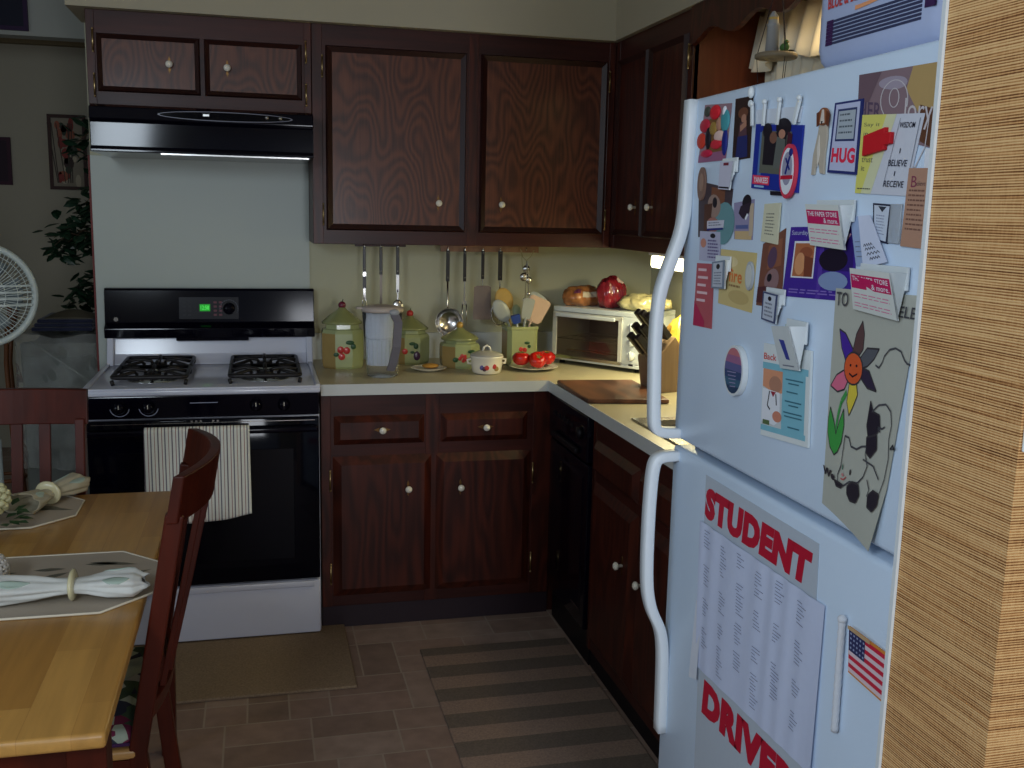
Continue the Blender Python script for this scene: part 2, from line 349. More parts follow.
def door(fr, root, u0, u1, z0, z1, d, kn=None, hs=None, style='mold', name='door', hz=None, plate='long', M1=None):
    b = B(fr)
    if style == 'mold':
        w = .026 if z1-z0 > .4 else .02
        for (p0, p1, p2, p3) in (((u0, z0), (u1, z0), (u1-w, z0+w), (u0+w, z0+w)), ((u1, z0), (u1, z1), (u1-w, z1-w), (u1-w, z0+w)), ((u1, z1), (u0, z1), (u0+w, z1-w), (u1-w, z1-w)), ((u0, z1), (u0, z0), (u0+w, z0+w), (u0+w, z1-w))):
            b.add([(p0[0], d, p0[1]), (p1[0], d, p1[1]), (p1[0]*.78+p2[0]*.22, d+.017, p1[1]*.78+p2[1]*.22), (p0[0]*.78+p3[0]*.22, d+.017, p0[1]*.78+p3[1]*.22), (p2[0], d+.006, p2[1]), (p3[0], d+.006, p3[1])],
                  [(0, 1, 2, 3), (3, 2, 4, 5)], CABM)
        b.box(u0+.004, u1-.004, d, d+.007, z0+.004, z1-.004, M1 or CABP); dk = d+.007
    else:
        c = .03 if z1-z0 > .2 else .022
        b.frus(u0, u1, z0, z1, d, d+.018, c, M1 or CAB); dk = d+.018
    o = b.build(name, root)
    if kn: knob(fr, kn[0], dk, kn[1], o, plate)
    if hs is not None:
        zz = hz or (z0+.1*(z1-z0)+.02, z1-.1*(z1-z0)-.02)
        for z in zz: hinge(fr, hs, d+.001, z, o)
    return o
def faceframe(fr, root, u0, u1, z0, z1, d, opens, name='face_frame'):
    # front board with its rails and stiles around the doors
    b = B(fr); b.box(u0, u1, d-.02, d, z0, z1, CABR)
    for us in opens: b.box(us[0], us[1], d-.004, d+.002, z0, z1, CAB)
    return b.build(name, root, bev=.0015)
def carcass(fr, root, u0, u1, z0, z1, d, mt=CAB):
    b = B(fr); b.box(u0, u1, .003, d-.0205, z0, z1, mt); return b.build('body', root)

r = thing('wall_cabinet', (.38, -.15, 1.86), 'short dark oak wall cabinet with two small doors above the range hood', 'cabinet')
carcass(BACK, r, .002, .761, 1.861, TZ-.001, .305)
faceframe(BACK, r, .002, .761, 1.861, TZ-.001, .305, [(.002, .03), (.735, .761)])
door(BACK, r, .034, .376, 1.905, 2.10, .305, (.273, 2.005), .024, hz=(1.925, 2.075))
door(BACK, r, .390, .728, 1.905, 2.10, .305, (.468, 2.003), .742, hz=(1.925, 2.075))
r = thing('wall_cabinet', (1.34, -.15, 1.39), 'wide dark oak wall cabinet with two tall panelled doors over the canisters', 'cabinet')
carcass(BACK, r, .763, 1.924, 1.391, TZ-.001, .305)
faceframe(BACK, r, .763, 1.924, 1.391, TZ-.001, .305, [(.763, .80), (1.344, 1.38), (1.898, 1.924)])
door(BACK, r, .811, 1.335, 1.442, 2.105, .305, (1.23, 1.55), .800, hz=(1.50, 2.03))
door(BACK, r, 1.389, 1.890, 1.442, 2.105, .305, (1.475, 1.55), 1.901, hz=(1.50, 2.03))
r = thing('wall_cabinet', (2.08, -.5, 1.39), 'dark oak wall cabinet on the right wall beside the window curtain', 'cabinet')
carcass(RIGHT, r, .001, 1.04, 1.391, TZ-.001, .305)
b = B(RIGHT); b.box(1.0402, 1.046, .003, .300, 1.391, TZ-.001, CABE); b.build('end_panel', r)
faceframe(RIGHT, r, .3055, 1.046, 1.391, TZ-.001, .305, [(.3275, .355), (1.015, 1.046)])
door(RIGHT, r, .362, .672, 1.442, 2.105, .305, (.598, 1.55), .352, hz=(1.50, 2.03), M1=CAB)
door(RIGHT, r, .690, 1.008, 1.442, 2.105, .305, (.765, 1.55), 1.018, hz=(1.50, 2.03), M1=CAB)
# scalloped valance board over the window
b = B(); pts = [(-1.05, TZ-.002)]+[(-3.118, TZ-.002)]
for i in range(61):
    t = i/60; y = -3.118+t*(3.118-1.05); pts.append((y, 2.075-.018*math.cos(t*2*PI*7)))
b.prism(pts, 1.91, 1.928, CAB, 'yz')
o = b.build('valance_board'); tag(o, 'dark scalloped wooden valance board running above the sink window', 'valance')
# base cabinet between stove and corner
r = thing('base_cabinet', (1.2, -.3, 0), 'dark base cabinet with two drawers over two doors beside the stove', 'cabinet')
b = B(BACK); b.box(.766, 2.222, .003, .589, .002, .874, CAB); b.build('body', r)
faceframe(BACK, r, .766, 1.6185, .085, .874, .61, [(.766, .80), (1.14, 1.19), (1.545, 1.6185)])
b = B(BACK); b.box(.766, 1.6185, .59, .604, .002, .084, mat('toe_kick', S(38, 26, 34), .4)); b.build('toe_kick', r)
for (a, c, k) in ((.811, 1.135, .981), (1.195, 1.522, 1.36)): door(BACK, r, a, c, .69, .795, .61, (k, .745), style='bevel', name='drawer_front', plate='wide')
door(BACK, r, .806, 1.165, .125, .648, .61, (1.075, .525), .797, style='bevel', hz=(.21, .56))
door(BACK, r, 1.176, 1.538, .125, .648, .61, (1.268, .522), 1.547, style='bevel', hz=(.21, .56))
# dishwasher
r = thing('dishwasher', (1.9, -.87, 0), 'narrow black dishwasher under the counter next to the corner', 'dishwasher')
b = B(RIGHT); b.box(.6115, 1.092, .012, .59, .002, .872, BMT); b.build('body', r)
b = B(RIGHT); b.box(.640, 1.090, .591, .625, .13, .70, BLK, bev=.004); b.frus(.675, 1.055, .18, .66, .6245, .629, .012, BLK); b.build('door_panel', r)
b = B(RIGHT); b.box(.640, 1.090, .591, .632, .71, .868, BLK, bev=.006); o = b.build('control_panel', r)
b = B(RIGHT); b.box(.72, 1.01, .6325, .648, .725, .745, BMT, bev=.004); b.build('handle', o)
b = B(RIGHT)
for i in range(5): q = B(RIGHT); q.box(.70+i*.05, .73+i*.05, .6321, .635, .80, .815, BMT); q.build('push_button', o)
b.lathe([(.022, .632), (.020, .645), (1e-7, .646)], BMT, c=(1.02, 0, .80), axis='y'); b.build('dial', o)
b = B(RIGHT); b.box(.640, 1.090, .56, .600, .002, .12, BMT); b.build('kick_plate', r)
# sink base
r = thing('base_cabinet', (1.9, -1.7, 0), 'dark sink base cabinet with raised doors between dishwasher and fridge', 'cabinet')
b = B(RIGHT)
b.box(1.096, 1.11, .003, .589, .002, .874, CAB).box(2.318, 2.332, .003, .589, .002, .874, CAB).box(1.11, 2.318, .003, .02, .002, .874, CAB).box(1.11, 2.318, .02, .589, .002, .09, CAB); b.build('body', r)
faceframe(RIGHT, r, 1.096, 2.332, .075, .874, .61, [(1.096, 1.125), (2.29, 2.332)])
b = B(RIGHT); b.box(1.096, 2.332, .57, .595, .002, .074, BMT); b.build('toe_kick', r)
for i, (a, c, k) in enumerate(((1.13, 1.522, 1.447), (1.538, 1.92, 1.612), (1.936, 2.285, 2.20))):
    door(RIGHT, r, a, c, .69, .80, .61, style='bevel', name='drawer_front')
    door(RIGHT, r, a, c, .11, .66, .61, (k, .485), style='bevel')
# countertop (one continuous L) with backsplash
r = thing('countertop', (1.9, -.6, .876), 'beige laminate countertop running in an L around the corner', 'countertop')
SX0, SX1, SY0, SY1 = 1.655, 2.09, -2.15, -1.375
b = B()
b.box(.766, 2.226, -.634, -.003, .8765, .9135, LAM); b.box(1.596, SX0, -2.332, -.634, .8765, .9135, LAM).box(SX1, 2.226, -2.332, -.634, .8765, .9135, LAM)
b.box(SX0, SX1, SY1, -.634, .8765, .9135, LAM).box(SX0, SX1, -2.332, SY0, .8765, .9135, LAM); b.build('worktop', r)
b = B(); b.box(.766, 1.595, -.6375, -.6342, .874, .9138, LAMW).box(1.5925, 1.5958, -2.332, -.6342, .874, .9138, LAMW); b.build('edge_strip', r)
b = B(); b.box(.766, 2.226, -.022, -.003, .9137, 1.02, LAMW).box(2.207, 2.226, -2.332, -.022, .9137, 1.02, LAMW); b.build('backsplash', r)
# sink
r = thing('sink', (1.9, -1.7, .914), 'stainless double sink set in the counter behind the fridge handle', 'sink')
b = B()
def bowl(y0, y1):
    x0, x1 = SX0+.035, SX1-.07; n = 8
    prev = None
    for k, (ins, z) in enumerate(((0, .9175), (.006, .905), (.012, .80), (.03, .775), (.16, .77))):
        cur = [(x0+ins, y0+ins, z), (x1-ins, y0+ins, z), (x1-ins, y1-ins, z), (x0+ins, y1-ins, z)]
        if prev: b.add(prev+cur, [(i, (i+1) % 4, 4+(i+1) % 4, 4+i) for i in range(4)], STEEL)
        prev = cur
    b.add(prev, [(0, 1, 2, 3)], STEEL)
ym = (SY0+SY1)/2
bowl(SY0+.03, ym-.015); bowl(ym+.015, SY1-.03); b.build('basin', r, recalc=False)
b = B(); x0, x1, ya, yb = SX0-.012, SX1+.012, SY0-.012, SY1+.012
b.box(x0, SX0+.035, ya, yb, .9142, .919, STEEL).box(SX1-.07, x1, ya, yb, .9142, .919, STEEL).box(SX0+.035, SX1-.07, ya, SY0+.03, .9142, .919, STEEL).box(SX0+.035, SX1-.07, SY1-.03, yb, .9142, .919, STEEL).box(SX0+.035, SX1-.07, ym-.015, ym+.015, .9142, .919, STEEL)
b.build('rim', r, bev=.002)
b = B(); b.tube([(2.085, -1.72, .92), (2.085, -1.72, 1.10), (2.07, -1.72, 1.15), (2.03, -1.72, 1.17), (1.97, -1.72, 1.16), (1.95, -1.72, 1.13)], .011, STEEL, n=10); b.lathe([(.028, .919), (.024, .935), (.013, .94)], STEEL, c=(2.085, -1.72, 0)); b.build('faucet', r)

# ================================================================== RANGE HOOD
r = thing('range_hood', (.38, -.25, 1.69), 'glossy black range hood under the short wall cabinet', 'range hood')
b = B(BACK); b.M = BACK @ Matrix.Identity(4)
prof = [(.004, 1.859), (.31, 1.859), (.32, 1.850), (.47, 1.846), (.497, 1.838), (.502, 1.80), (.488, 1.788), (.488, 1.712), (.498, 1.70), (.498, 1.692), (.004, 1.692)]
b.prism([(p[0], p[1]) for p in prof], .027, .757, BLK, 'yz'); b.build('canopy', r, bev=.003)
b = B(BACK); b.prism(ell(.465, 1.820, .215, .013, 40), .500, .5035, BGL, 'xz'); b.prism(ell(.465, 1.820, .222, .016, 40), .499, .5015, mat('grey_rim', S(80, 80, 96), .3), 'xz'); o = b.build('control_oval', r)
for u in (.60, .645): b = B(BACK); b.lathe([(.007, .5035), (.006, .511), (1e-7, .512)], STEEL, c=(u, 0, 1.822), axis='y', n=14); b.build('switch', o)
b = B(BACK); b.box(.39, .41, .5035, .506, 1.819, 1.826, STEEL); b.build('badge', o)
b = B(BACK); b.box(.25, .74, .492, .4995, 1.688, 1.6925, STEEL); b.build('trim_strip', r)  # steel trim on the lip, doubling as the hood light's reflection

# ================================================================== STOVE
r = thing('stove', (.38, -.33, 0), 'white and black gas range with green clock display', 'stove')
b = B(BACK); b.box(-.002, .759, .03, .638, .012, .893, WEN); b.build('body', r)
b = B(BACK); b.box(-.006, .762, .02, .688, .894, .916, WEN, bev=.008)
b.box(-.006, .012, .03, .68, .9155, .924, WEN, bev=.003).box(.744, .762, .03, .68, .9155, .924, WEN, bev=.003).box(-.006, .762, .672, .687, .912, .921, WEN, bev=.004)
b.build('cooktop', r)
b = B(BACK); b.prism([(.645, .815), (.668, .815), (.682, .893), (.645, .893)], .000, .757, BLK, 'yz'); o = b.build('control_panel', r, bev=.003)
def pd(z): return .668+.014*(z-.815)/.078
for i, u in enumerate((.107, .198, .545, .638)):
    q = B(BACK); z = .855; d = pd(z)
    q.lathe([(.021, d), (.021, d+.006), (.0175, d+.010), (.016, d+.024), (.012, d+.028), (1e-7, d+.029)], BLK, c=(u, 0, z), axis='y', n=24); q.box(u-.003, u+.003, d+.026, d+.031, z-.014, z+.014, BLK)
    q.box(u-.001, u+.001, d+.031, d+.0315, z, z+.013, CER); q.build('control_knob', o)
GREYP = mat('dial_print', S(150, 155, 175), .5)
for u in (.107, .198):
    q = B(BACK); n = 14; z = lambda aa, R: .855+R*math.sin(aa)
    vs = [(u+R*math.cos(PI*(1.05+.9*i/n)), pd(z(PI*(1.05+.9*i/n), R))+.0008, z(PI*(1.05+.9*i/n), R)) for i in range(n+1) for R in (.029, .0315)]
    q.add(vs, [(2*i, 2*i+1, 2*i+3, 2*i+2) for i in range(n)], GREYP); q.build('dial_mark', o)
q = B(BACK); q.add([(.33, pd(.866)+.0008, .866), (.42, pd(.866)+.0008, .866), (.42, pd(.866)+.0011, .8685), (.33, pd(.866)+.0011, .8685)], [(0, 1, 2, 3)], GREYP); q.build('panel_line', o)
# oven door, handle, drawer
b = B(BACK); b.box(.001, .756, .639, .672, .222, .808, BGL, bev=.004); b.frus(.09, .67, .30, .70, .6715, .6735, .002, mat('oven_window', S(7, 7, 15), .12, var=0, spec=.2)); o = b.build('oven_door', r)
q = B(BACK); q.box(.005, .752, .700, .718, .763, .784, BLK, bev=.007); q.box(.01, .04, .671, .705, .765, .781, BLK).box(.717, .747, .671, .705, .765, .781, BLK); q.build('handle', o)
q = B(BACK); q.box(.015, .742, .6722, .6729, .7965, .7985, STEEL)
for u in (.33, .345, .36, .40, .415): q.box(u, u+.007, .6726, .6732, .8, .806, STEEL)
q.build('trim_strip', o)
b = B(BACK); b.box(.001, .756, .639, .664, .014, .214, WEN, bev=.006); b.box(.02, .737, .6635, .672, .19, .212, WEN, bev=.004); b.build('storage_drawer', r)
# back guard
b = B(BACK); b.prism([(.022, .916), (.125, .916), (.10, .955), (.085, 1.03), (.022, 1.03)], .0, .765, WEN, 'yz')
for u in (.0, .74): b.prism([(.02, .90), (.15, .916), (.11, 1.035), (.02, 1.035)], u, u+.024, WEN, 'yz')
b.build('splash_riser', r, bev=.004)
b = B(BACK); b.prism([(.022, 1.018), (.118, 1.018), (.122, 1.055), (.090, 1.075), (.078, 1.197), (.070, 1.205), (.022, 1.205)], -.008, .774, BLK, 'yz')
b.box(.25, .52, .09, .117, 1.006, 1.02, BLK); o = b.build('back_panel', r, bev=.003)
def bd(z): return .090-.012*(z-1.075)/.122
def bp_(u, z, e=.0008): return (u, bd(z)+e, z)
q = B(BACK); LCD = mat('green_display', S(20, 200, 40), .5, emis=S(20, 200, 40), es=.15, var=0); DRK = mat('display_frame', S(20, 18, 26), .3, spec=.15)
for (u0, u1, z0, z1, mt, e) in ((.262, .484, 1.088, 1.172, mat('panel_print', S(12, 11, 20), .25, spec=.15), .0006), (.332, .382, 1.112, 1.150, DRK, .0010), (.338, .377, 1.118, 1.145, LCD, .0014)):
    q.add([bp_(u0, z0, e), bp_(u1, z0, e), bp_(u1, z1, e), bp_(u0, z1, e)], [(0, 1, 2, 3)], mt)
for i in range(4):
    for j in range(2):
        for ub in (.275, .39): q.add([bp_(ub+j*.02, 1.10+i*.016, .0012), bp_(ub+j*.02+.012, 1.10+i*.016, .0012), bp_(ub+j*.02+.012, 1.108+i*.016, .0012), bp_(ub+j*.02, 1.108+i*.016, .0012)], [(0, 1, 2, 3)], mat('button_red', S(96, 34, 48), .5) if ub > .3 else DRK)
LCDS = mat('digit_light', S(120, 255, 120), .5, emis=S(60, 230, 80), es=.5, var=0)
text_on(q, '12:58', lambda u, v: bp_(u, 1.140-.016*v, .0018), .342, .373, 0, 1, LCDS, .01)
q.build('clock_display', o)
q = B(BACK); d = bd(1.128)
for i in range(24):
    a = 2*PI*i/24; q.ball((.448+.034*math.cos(a), d+.001, 1.128+.034*math.sin(a)), .0016, GREYP, n=6)
q.lathe([(.024, d), (.022, d+.012), (.018, d+.02), (1e-7, d+.021)], BLK, c=(.448, 0, 1.128), axis='y', n=24); q.box(.446, .450, d+.019, d+.023, 1.108, 1.148, BLK); q.build('oven_knob', o)
q = B(BACK); q.prism(ell(.032, 1.088, .008, .008, 20), .0885, .0905, STEEL, 'xz'); q.build('badge', o)
# burners and grates
for cx in (.195, .578):
    for cy in (.235, .475):
        q = B(BACK); q.lathe([(.085, .9165), (.082, .9185), (.05, .917), (.045, .922), (.035, .924), (.034, .932), (.03, .934), (1e-7, .934)], STEEL, c=(cx, cy, 0), n=28)
        q.lathe([(.03, .9325), (.029, .939), (.022, .941), (1e-7, .941)], IRON, c=(cx, cy, 0), n=24); q.build('burner', r)
        q = B(BACK); w = .120; z = .943
        for (px, py) in ((-1, -1), (1, -1), (1, 1), (-1, 1)): q.tube([(cx+px*w*.97, cy+py*w*.97, .9175), (cx+px*w, cy+py*w, z-.01)], .007, IRON, n=6)
        lp = []
        for (px, py, s0) in ((1, 1, 0), (-1, 1, 1), (-1, -1, 2), (1, -1, 3)):
            for k in range(5): a = PI/2*(s0+k/4); lp.append((cx+px*(w-.02)+.02*math.cos(a), cy+py*(w-.02)+.02*math.sin(a), z))
        q.tube(lp, .0075, IRON, n=8, closed=True)
        for (px, py) in ((1, 0), (-1, 0), (0, 1), (0, -1)):
            q.tube([(cx+px*w, cy+py*w, z), (cx+px*w*.6, cy+py*w*.6, z+.012), (cx+px*.028, cy+py*.028, z+.006), (cx+px*.022, cy+py*.022, z-.004)], .0068, IRON, n=6)
        for (px, py) in ((1, 1), (-1, 1), (1, -1), (-1, -1)):
            q.tube([(cx+px*w*.95, cy+py*w*.95, z), (cx+px*w*.45, cy+py*w*.45, z+.01), (cx+px*w*.38, cy+py*w*.38, z-.002)], .006, IRON, n=6)
        q.build('grate', r)
# towel over the oven handle
TOW = stripes('towel_stripe', 0, .044, [(0, S(226, 226, 214)), (.15, S(112, 100, 104)), (.24, S(226, 226, 214)), (.44, S(158, 112, 108)), (.50, S(226, 226, 214)), (.64, S(116, 112, 120)), (.73, S(226, 226, 214)), (.92, S(160, 118, 104)), (.97, S(226, 226, 214))], noise=420, nf=.3)
b = B()
def tw(u, v):
    x = .184+.338*u; L = .318+.02*math.sin(u*3)-.012*u
    s = v*(.10+L+.02); wav = .004*math.sin(u*16+v*2)*min(1, v*2)
    if s < .10: return (x, -.690+.0, .705+s) if False else (x+.0, -.6975, .688+s)
    s -= .10
    if s < .03:
        a = s/.03*PI; return (x, -.709+.0122*math.cos(a), .7865+.0055*math.sin(a))
    s -= .03
    return (x+.012*(s/.3)*(.5-u)*-.4, -.7215-wav*1.0-.002, .7855-s*(1.0))
b.grid(tw, 40, 50, TOW)
o = b.build('dish_towel', solid=.003, recalc=False); tag(o, 'cream dish towel with thin vertical stripes hanging over the oven handle', 'towel')
#%%PART3
# ================================================================== FRIDGE
FY0, FY1 = -2.345, -3.116
r = thing('refrigerator', (1.75, -2.73, 0), 'white top-freezer refrigerator covered in notes and magnets', 'refrigerator')
b = B(); b.box(1.425, 2.14, FY1, FY0, .02, 1.728, FRG, bev=.006); b.build('body', r)
b = B(); b.box(1.358, 1.4235, FY1, FY0, 1.088, 1.738, FRG, bev=.009); fd = b.build('freezer_door', r)
b = B(); b.box(1.358, 1.4235, FY1, FY0, .07, 1.073, FRG, bev=.009); ld = b.build('fridge_door', r)
b = B(); b.box(1.40, 1.4245, FY1+.01, FY0-.01, 1.0735, 1.0875, mat('gasket', S(90, 96, 104), .6)); b.build('gasket', r)
b = B(); b.box(1.39, 1.4245, FY1+.02, FY0-.02, .021, .068, mat('kick_grille', S(60, 62, 66), .5))
for i in range(12): b.box(1.386, 1.3905, FY1+.05+i*.057, FY1+.09+i*.057, .03, .06, TIRE)
b.build('kick_grille', r)
def fhandle(prof, parent):
    b = B(); yc = FY0-.022; w = .0145; n = 10
    # smooth the profile
    P = []
    for i in range(len(prof)-1):
        (x0, z0), (x1, z1) = prof[i], prof[i+1]
        for k in range(4): t = k/4; P.append((x0+(x1-x0)*t, z0+(z1-z0)*t))
    P.append(prof[-1])
    for _ in range(3): P = [P[0]]+[((P[i-1][0]+2*P[i][0]+P[i+1][0])/4, (P[i-1][1]+2*P[i][1]+P[i+1][1])/4) for i in range(1, len(P)-1)]+[P[-1]]
    vs = []; fs = []
    pr = [(-1, -.75), (-.88, -1), (.88, -1), (1, -.75), (1, .75), (.88, 1), (-.88, 1), (-1, .75)]
    for i, (x, z) in enumerate(P):
        a = P[max(i-1, 0)]; c = P[min(i+1, len(P)-1)]; t = Vector((c[0]-a[0], c[1]-a[1])).normalized(); nx, nz = -t.y, t.x
        for (s, q) in pr: vs.append((x+nx*q*.0095, yc+s*w, z+nz*q*.0095))
    m_ = len(pr)
    for i in range(len(P)-1):
        for j in range(m_): j2 = (j+1) % m_; fs.append((i*m_+j, i*m_+j2, (i+1)*m_+j2, (i+1)*m_+j))
    fs.append(tuple(range(m_))); fs.append(tuple((len(P)-1)*m_+j for j in range(m_)))
    b.add(vs, fs, mat('handle_white', S(222, 230, 236), .35, var=.01), True); return b.build('handle', parent)
fhandle([(1.352, 1.735), (1.350, 1.60), (1.348, 1.50), (1.322, 1.43), (1.303, 1.37), (1.300, 1.28), (1.303, 1.20), (1.305, 1.13), (1.309, 1.108), (1.325, 1.102), (1.362, 1.100)], fd)
fhandle([(1.362, 1.055), (1.325, 1.054), (1.312, 1.046), (1.307, 1.02), (1.304, .95), (1.304, .85), (1.307, .78), (1.318, .735), (1.340, .695), (1.348, .65), (1.350, .55), (1.351, .47)], ld)

# ------------------------------------------------------------------ things stuck on the doors
def smat(r_, g_, b_): return mat('c%02x%02x%02x' % (r_, g_, b_), S(r_, g_, b_), .55, var=.03, scale=90, spec=.3)
PAP = smat(214, 220, 232); INK = smat(44, 46, 66); RED = smat(186, 24, 52)
class Card:
    def __init__(s, q, h=.0006, th=.0006, base=None, curl=None, nx=1, ny=1, world=None):
        s.c = world or [on_plane(p[0], p[1], XF-h-th) for p in q]; s.h = h; s.th = th; s.curl = curl; s.b = B(); s.k = 0
        base = base or PAP
        if nx == 1 and ny == 1 and not curl:
            vs = [(XF-h, *p) for p in s.c]+[(XF-h-th, *p) for p in s.c]
            s.b.add(vs, [(0, 1, 2, 3), (7, 6, 5, 4), (0, 4, 5, 1), (1, 5, 6, 2), (2, 6, 7, 3), (3, 7, 4, 0)], base)
        else:
            s.b.grid(lambda u, v: s.P(u, v, -th*.5), nx, ny, base)
            s.b.grid(lambda u, v: s.P(u, v, 0), nx, ny, base)
    def P(s, u, v, e=0):
        c = s.c; y = (1-u)*(1-v)*c[0][0]+u*(1-v)*c[1][0]+u*v*c[2][0]+(1-u)*v*c[3][0]
        z = (1-u)*(1-v)*c[0][1]+u*(1-v)*c[1][1]+u*v*c[2][1]+(1-u)*v*c[3][1]
        x = XF-s.h-s.th-e-(s.curl(u, v) if s.curl else 0)
        return (x, y, z)
    def lay(s): s.k += 1; return .00025+.00006*s.k
    def poly(s, pts, mt):
        e = s.lay(); s.b.add([s.P(u, v, e) for u, v in pts], [tuple(range(len(pts)))], mt); return s
    def rect(s, u0, v0, u1, v1, mt, n=1):
        e = s.lay()
        vs = []; fs = []
        for i in range(n+1):
            t = i/n; vs += [s.P(u0+(u1-u0)*t, v0, e), s.P(u0+(u1-u0)*t, v1, e)]
        for i in range(n): fs.append((2*i, 2*i+2, 2*i+3, 2*i+1))
        s.b.add(vs, fs, mt); return s
    def ell(s, cu, cv, ru, rv, mt, n=18): return s.poly(ell(cu, cv, ru, rv, n), mt)
    def text(s, t, u0, v0, u1, v1, mt, bold=0):
        e = s.lay(); text_on(s.b, t, lambda u, v: s.P(u, v, e), u0, u1, v0, v1, mt, bold); return s
    def line(s, pts, w, mt):        # stroke in uv, w in u units
        e = s.lay()
        for (a, c) in zip(pts[:-1], pts[1:]):
            dx, dy = c[0]-a[0], c[1]-a[1]; L = math.hypot(dx, dy) or 1; nx, ny = -dy/L*w/2, dx/L*w/2
            s.b.add([s.P(a[0]+nx, a[1]+ny, e), s.P(c[0]+nx, c[1]+ny, e), s.P(c[0]-nx, c[1]-ny, e), s.P(a[0]-nx, a[1]-ny, e)], [(0, 1, 2, 3)], mt)
        return s
    def lines(s, u0, u1, v0, v1, n, mt, f=.45, rag=.3):   # rows of small print: word-length bars
        e = s.lay(); rnd = random.Random(int(u0*100+n*7))
        for i in range(n):
            v = v0+(v1-v0)*i/n; h = (v1-v0)/n*f; u = u0; end = u1-(u1-u0)*rag*rnd.random()
            while u < end:
                w = (u1-u0)*rnd.uniform(.08, .2); w = min(w, end-u)
                s.b.add([s.P(u, v, e), s.P(u+w, v, e), s.P(u+w, v+h, e), s.P(u, v+h, e)], [(0, 1, 2, 3)], mt); u += w+(u1-u0)*.035
        return s
    def done(s, name, label, cat, group=None):
        o = s.b.build(name, recalc=False); return tag(o, label, cat, group)

def wedge(name, q, label, face, tilt=.03, group=None, base=.003, paint=None):
    """clip magnet: a back plate on the door and a front plate that leans out from it"""
    hs = [base+.0065+tilt, base+.0065+tilt, base+.0065, base+.0065]
    c = [on_plane(p[0], p[1], XF-h) for p, h in zip(q, hs)]
    r = thing(name, (XF, (c[0][0]+c[1][0])/2, c[2][1]), label, 'magnet clip', group)
    b = B(); yy = [p[0] for p in c]; zz = [p[1] for p in c]; y0, y1, z0, z1 = min(yy), max(yy), min(zz), max(zz)
    b.box(XF-base-.003, XF-base, y0-.002, y1-.004, z0+.62*(z1-z0), z1+.006, WPL); b.build('back_plate', r, bev=.0005)
    cd_ = Card(q, h=base+.004, th=.0025, base=face, curl=lambda u, v: tilt*(1-v), world=c)
    for a_, b_ in (((0, 0), (0, 1)), ((1, 0), (1, 1)), ((0, 1), (1, 1)), ((0, 0), (1, 0))):
        p, q_ = cd_.P(*a_), cd_.P(*b_); cd_.b.add([p, q_, (q_[0]+.003, q_[1], q_[2]), (p[0]+.003, p[1], p[2])], [(0, 1, 2, 3)], WPL)
    # side gusset on the right
    p, q_ = cd_.P(1, 0), cd_.P(1, 1); cd_.b.add([p, q_, (XF-base, p[1], p[2])], [(0, 1, 2)], WPL)
    if paint: paint(cd_)
    cd_.b.build('front_plate', r, recalc=False)
    b = B(); p = cd_.P(.5, 0); zz_ = (z0+z1)/2+.004; b.box(XF-base-.004-tilt*.5, XF-base-.002, y0+.006, y1-.006, zz_-.003, zz_+.003, WPL); b.build('hinge_bar', r)
    return r

BR = smat(110, 68, 50); DK = smat(30, 24, 34); FLESH = smat(176, 128, 106); TEAL = smat(72, 150, 160); NAVY = smat(28, 38, 120); GRY = smat(120, 126, 142); WHI = smat(224, 228, 236)
# 1 collage magnet
c = Card([(705, 105), (732, 103), (725.5, 160), (698, 163)], base=smat(150, 120, 130))
c.rect(.25, .25, .85, .9, smat(120, 84, 52)); c.poly([(0, .86), (1, .82), (1, 1), (0, 1)], smat(150, 96, 128))
o = c.done('photo_magnet', 'small collage picture magnet with colourful figures at the top beside the freezer handle', 'magnet')
random.seed(3)
for (u, v, ru, rv, mt) in ((.15, .12, .12, .09, smat(72, 74, 66)), (.45, .14, .2, .13, smat(208, 36, 50)), (.12, .36, .2, .12, smat(180, 40, 60)), (.85, .30, .16, .2, TEAL), (.8, .14, .06, .1, WHI), (.05, .62, .17, .14, smat(196, 60, 44)), (.3, .58, .1, .2, DK), (.7, .56, .2, .1, smat(222, 190, 180)), (.62, .7, .22, .09, smat(200, 44, 60)), (.3, .85, .22, .07, smat(190, 36, 70)), (.92, .68, .09, .24, NAVY), (.45, .42, .14, .12, smat(150, 120, 60)), (.65, .35, .1, .12, FLESH)):
    b = B(); p = c.P(u, v, .0004); q2 = c.P(u+ru, v, .0004); q3 = c.P(u, v+rv, .0004)
    b.ball((p[0]-.0005, p[1], p[2]), 1, mt, n=12, sc=(.0035, abs(q2[1]-p[1]), abs(q3[2]-p[2]))); b.build('figure', o)
# 2 tall photo
c = Card([(735.6, 99), (753.3, 95.5), (750, 158), (732, 161)], h=.0004, base=smat(52, 36, 34)); c.ell(.5, .25, .28, .09, smat(110, 70, 52)); c.ell(.55, .34, .14, .07, FLESH); c.poly([(.35, .4), (.7, .4), (.78, .66), (.28, .66)], smat(90, 62, 70)); c.poly([(.25, .62), (.8, .62), (.85, .97), (.2, .97)], smat(38, 44, 100)); c.line([(.38, .5), (.72, .42)], .1, FLESH)
c.done('photo', 'dark tall snapshot of a person in a blue skirt, right of the collage magnet', 'photo')
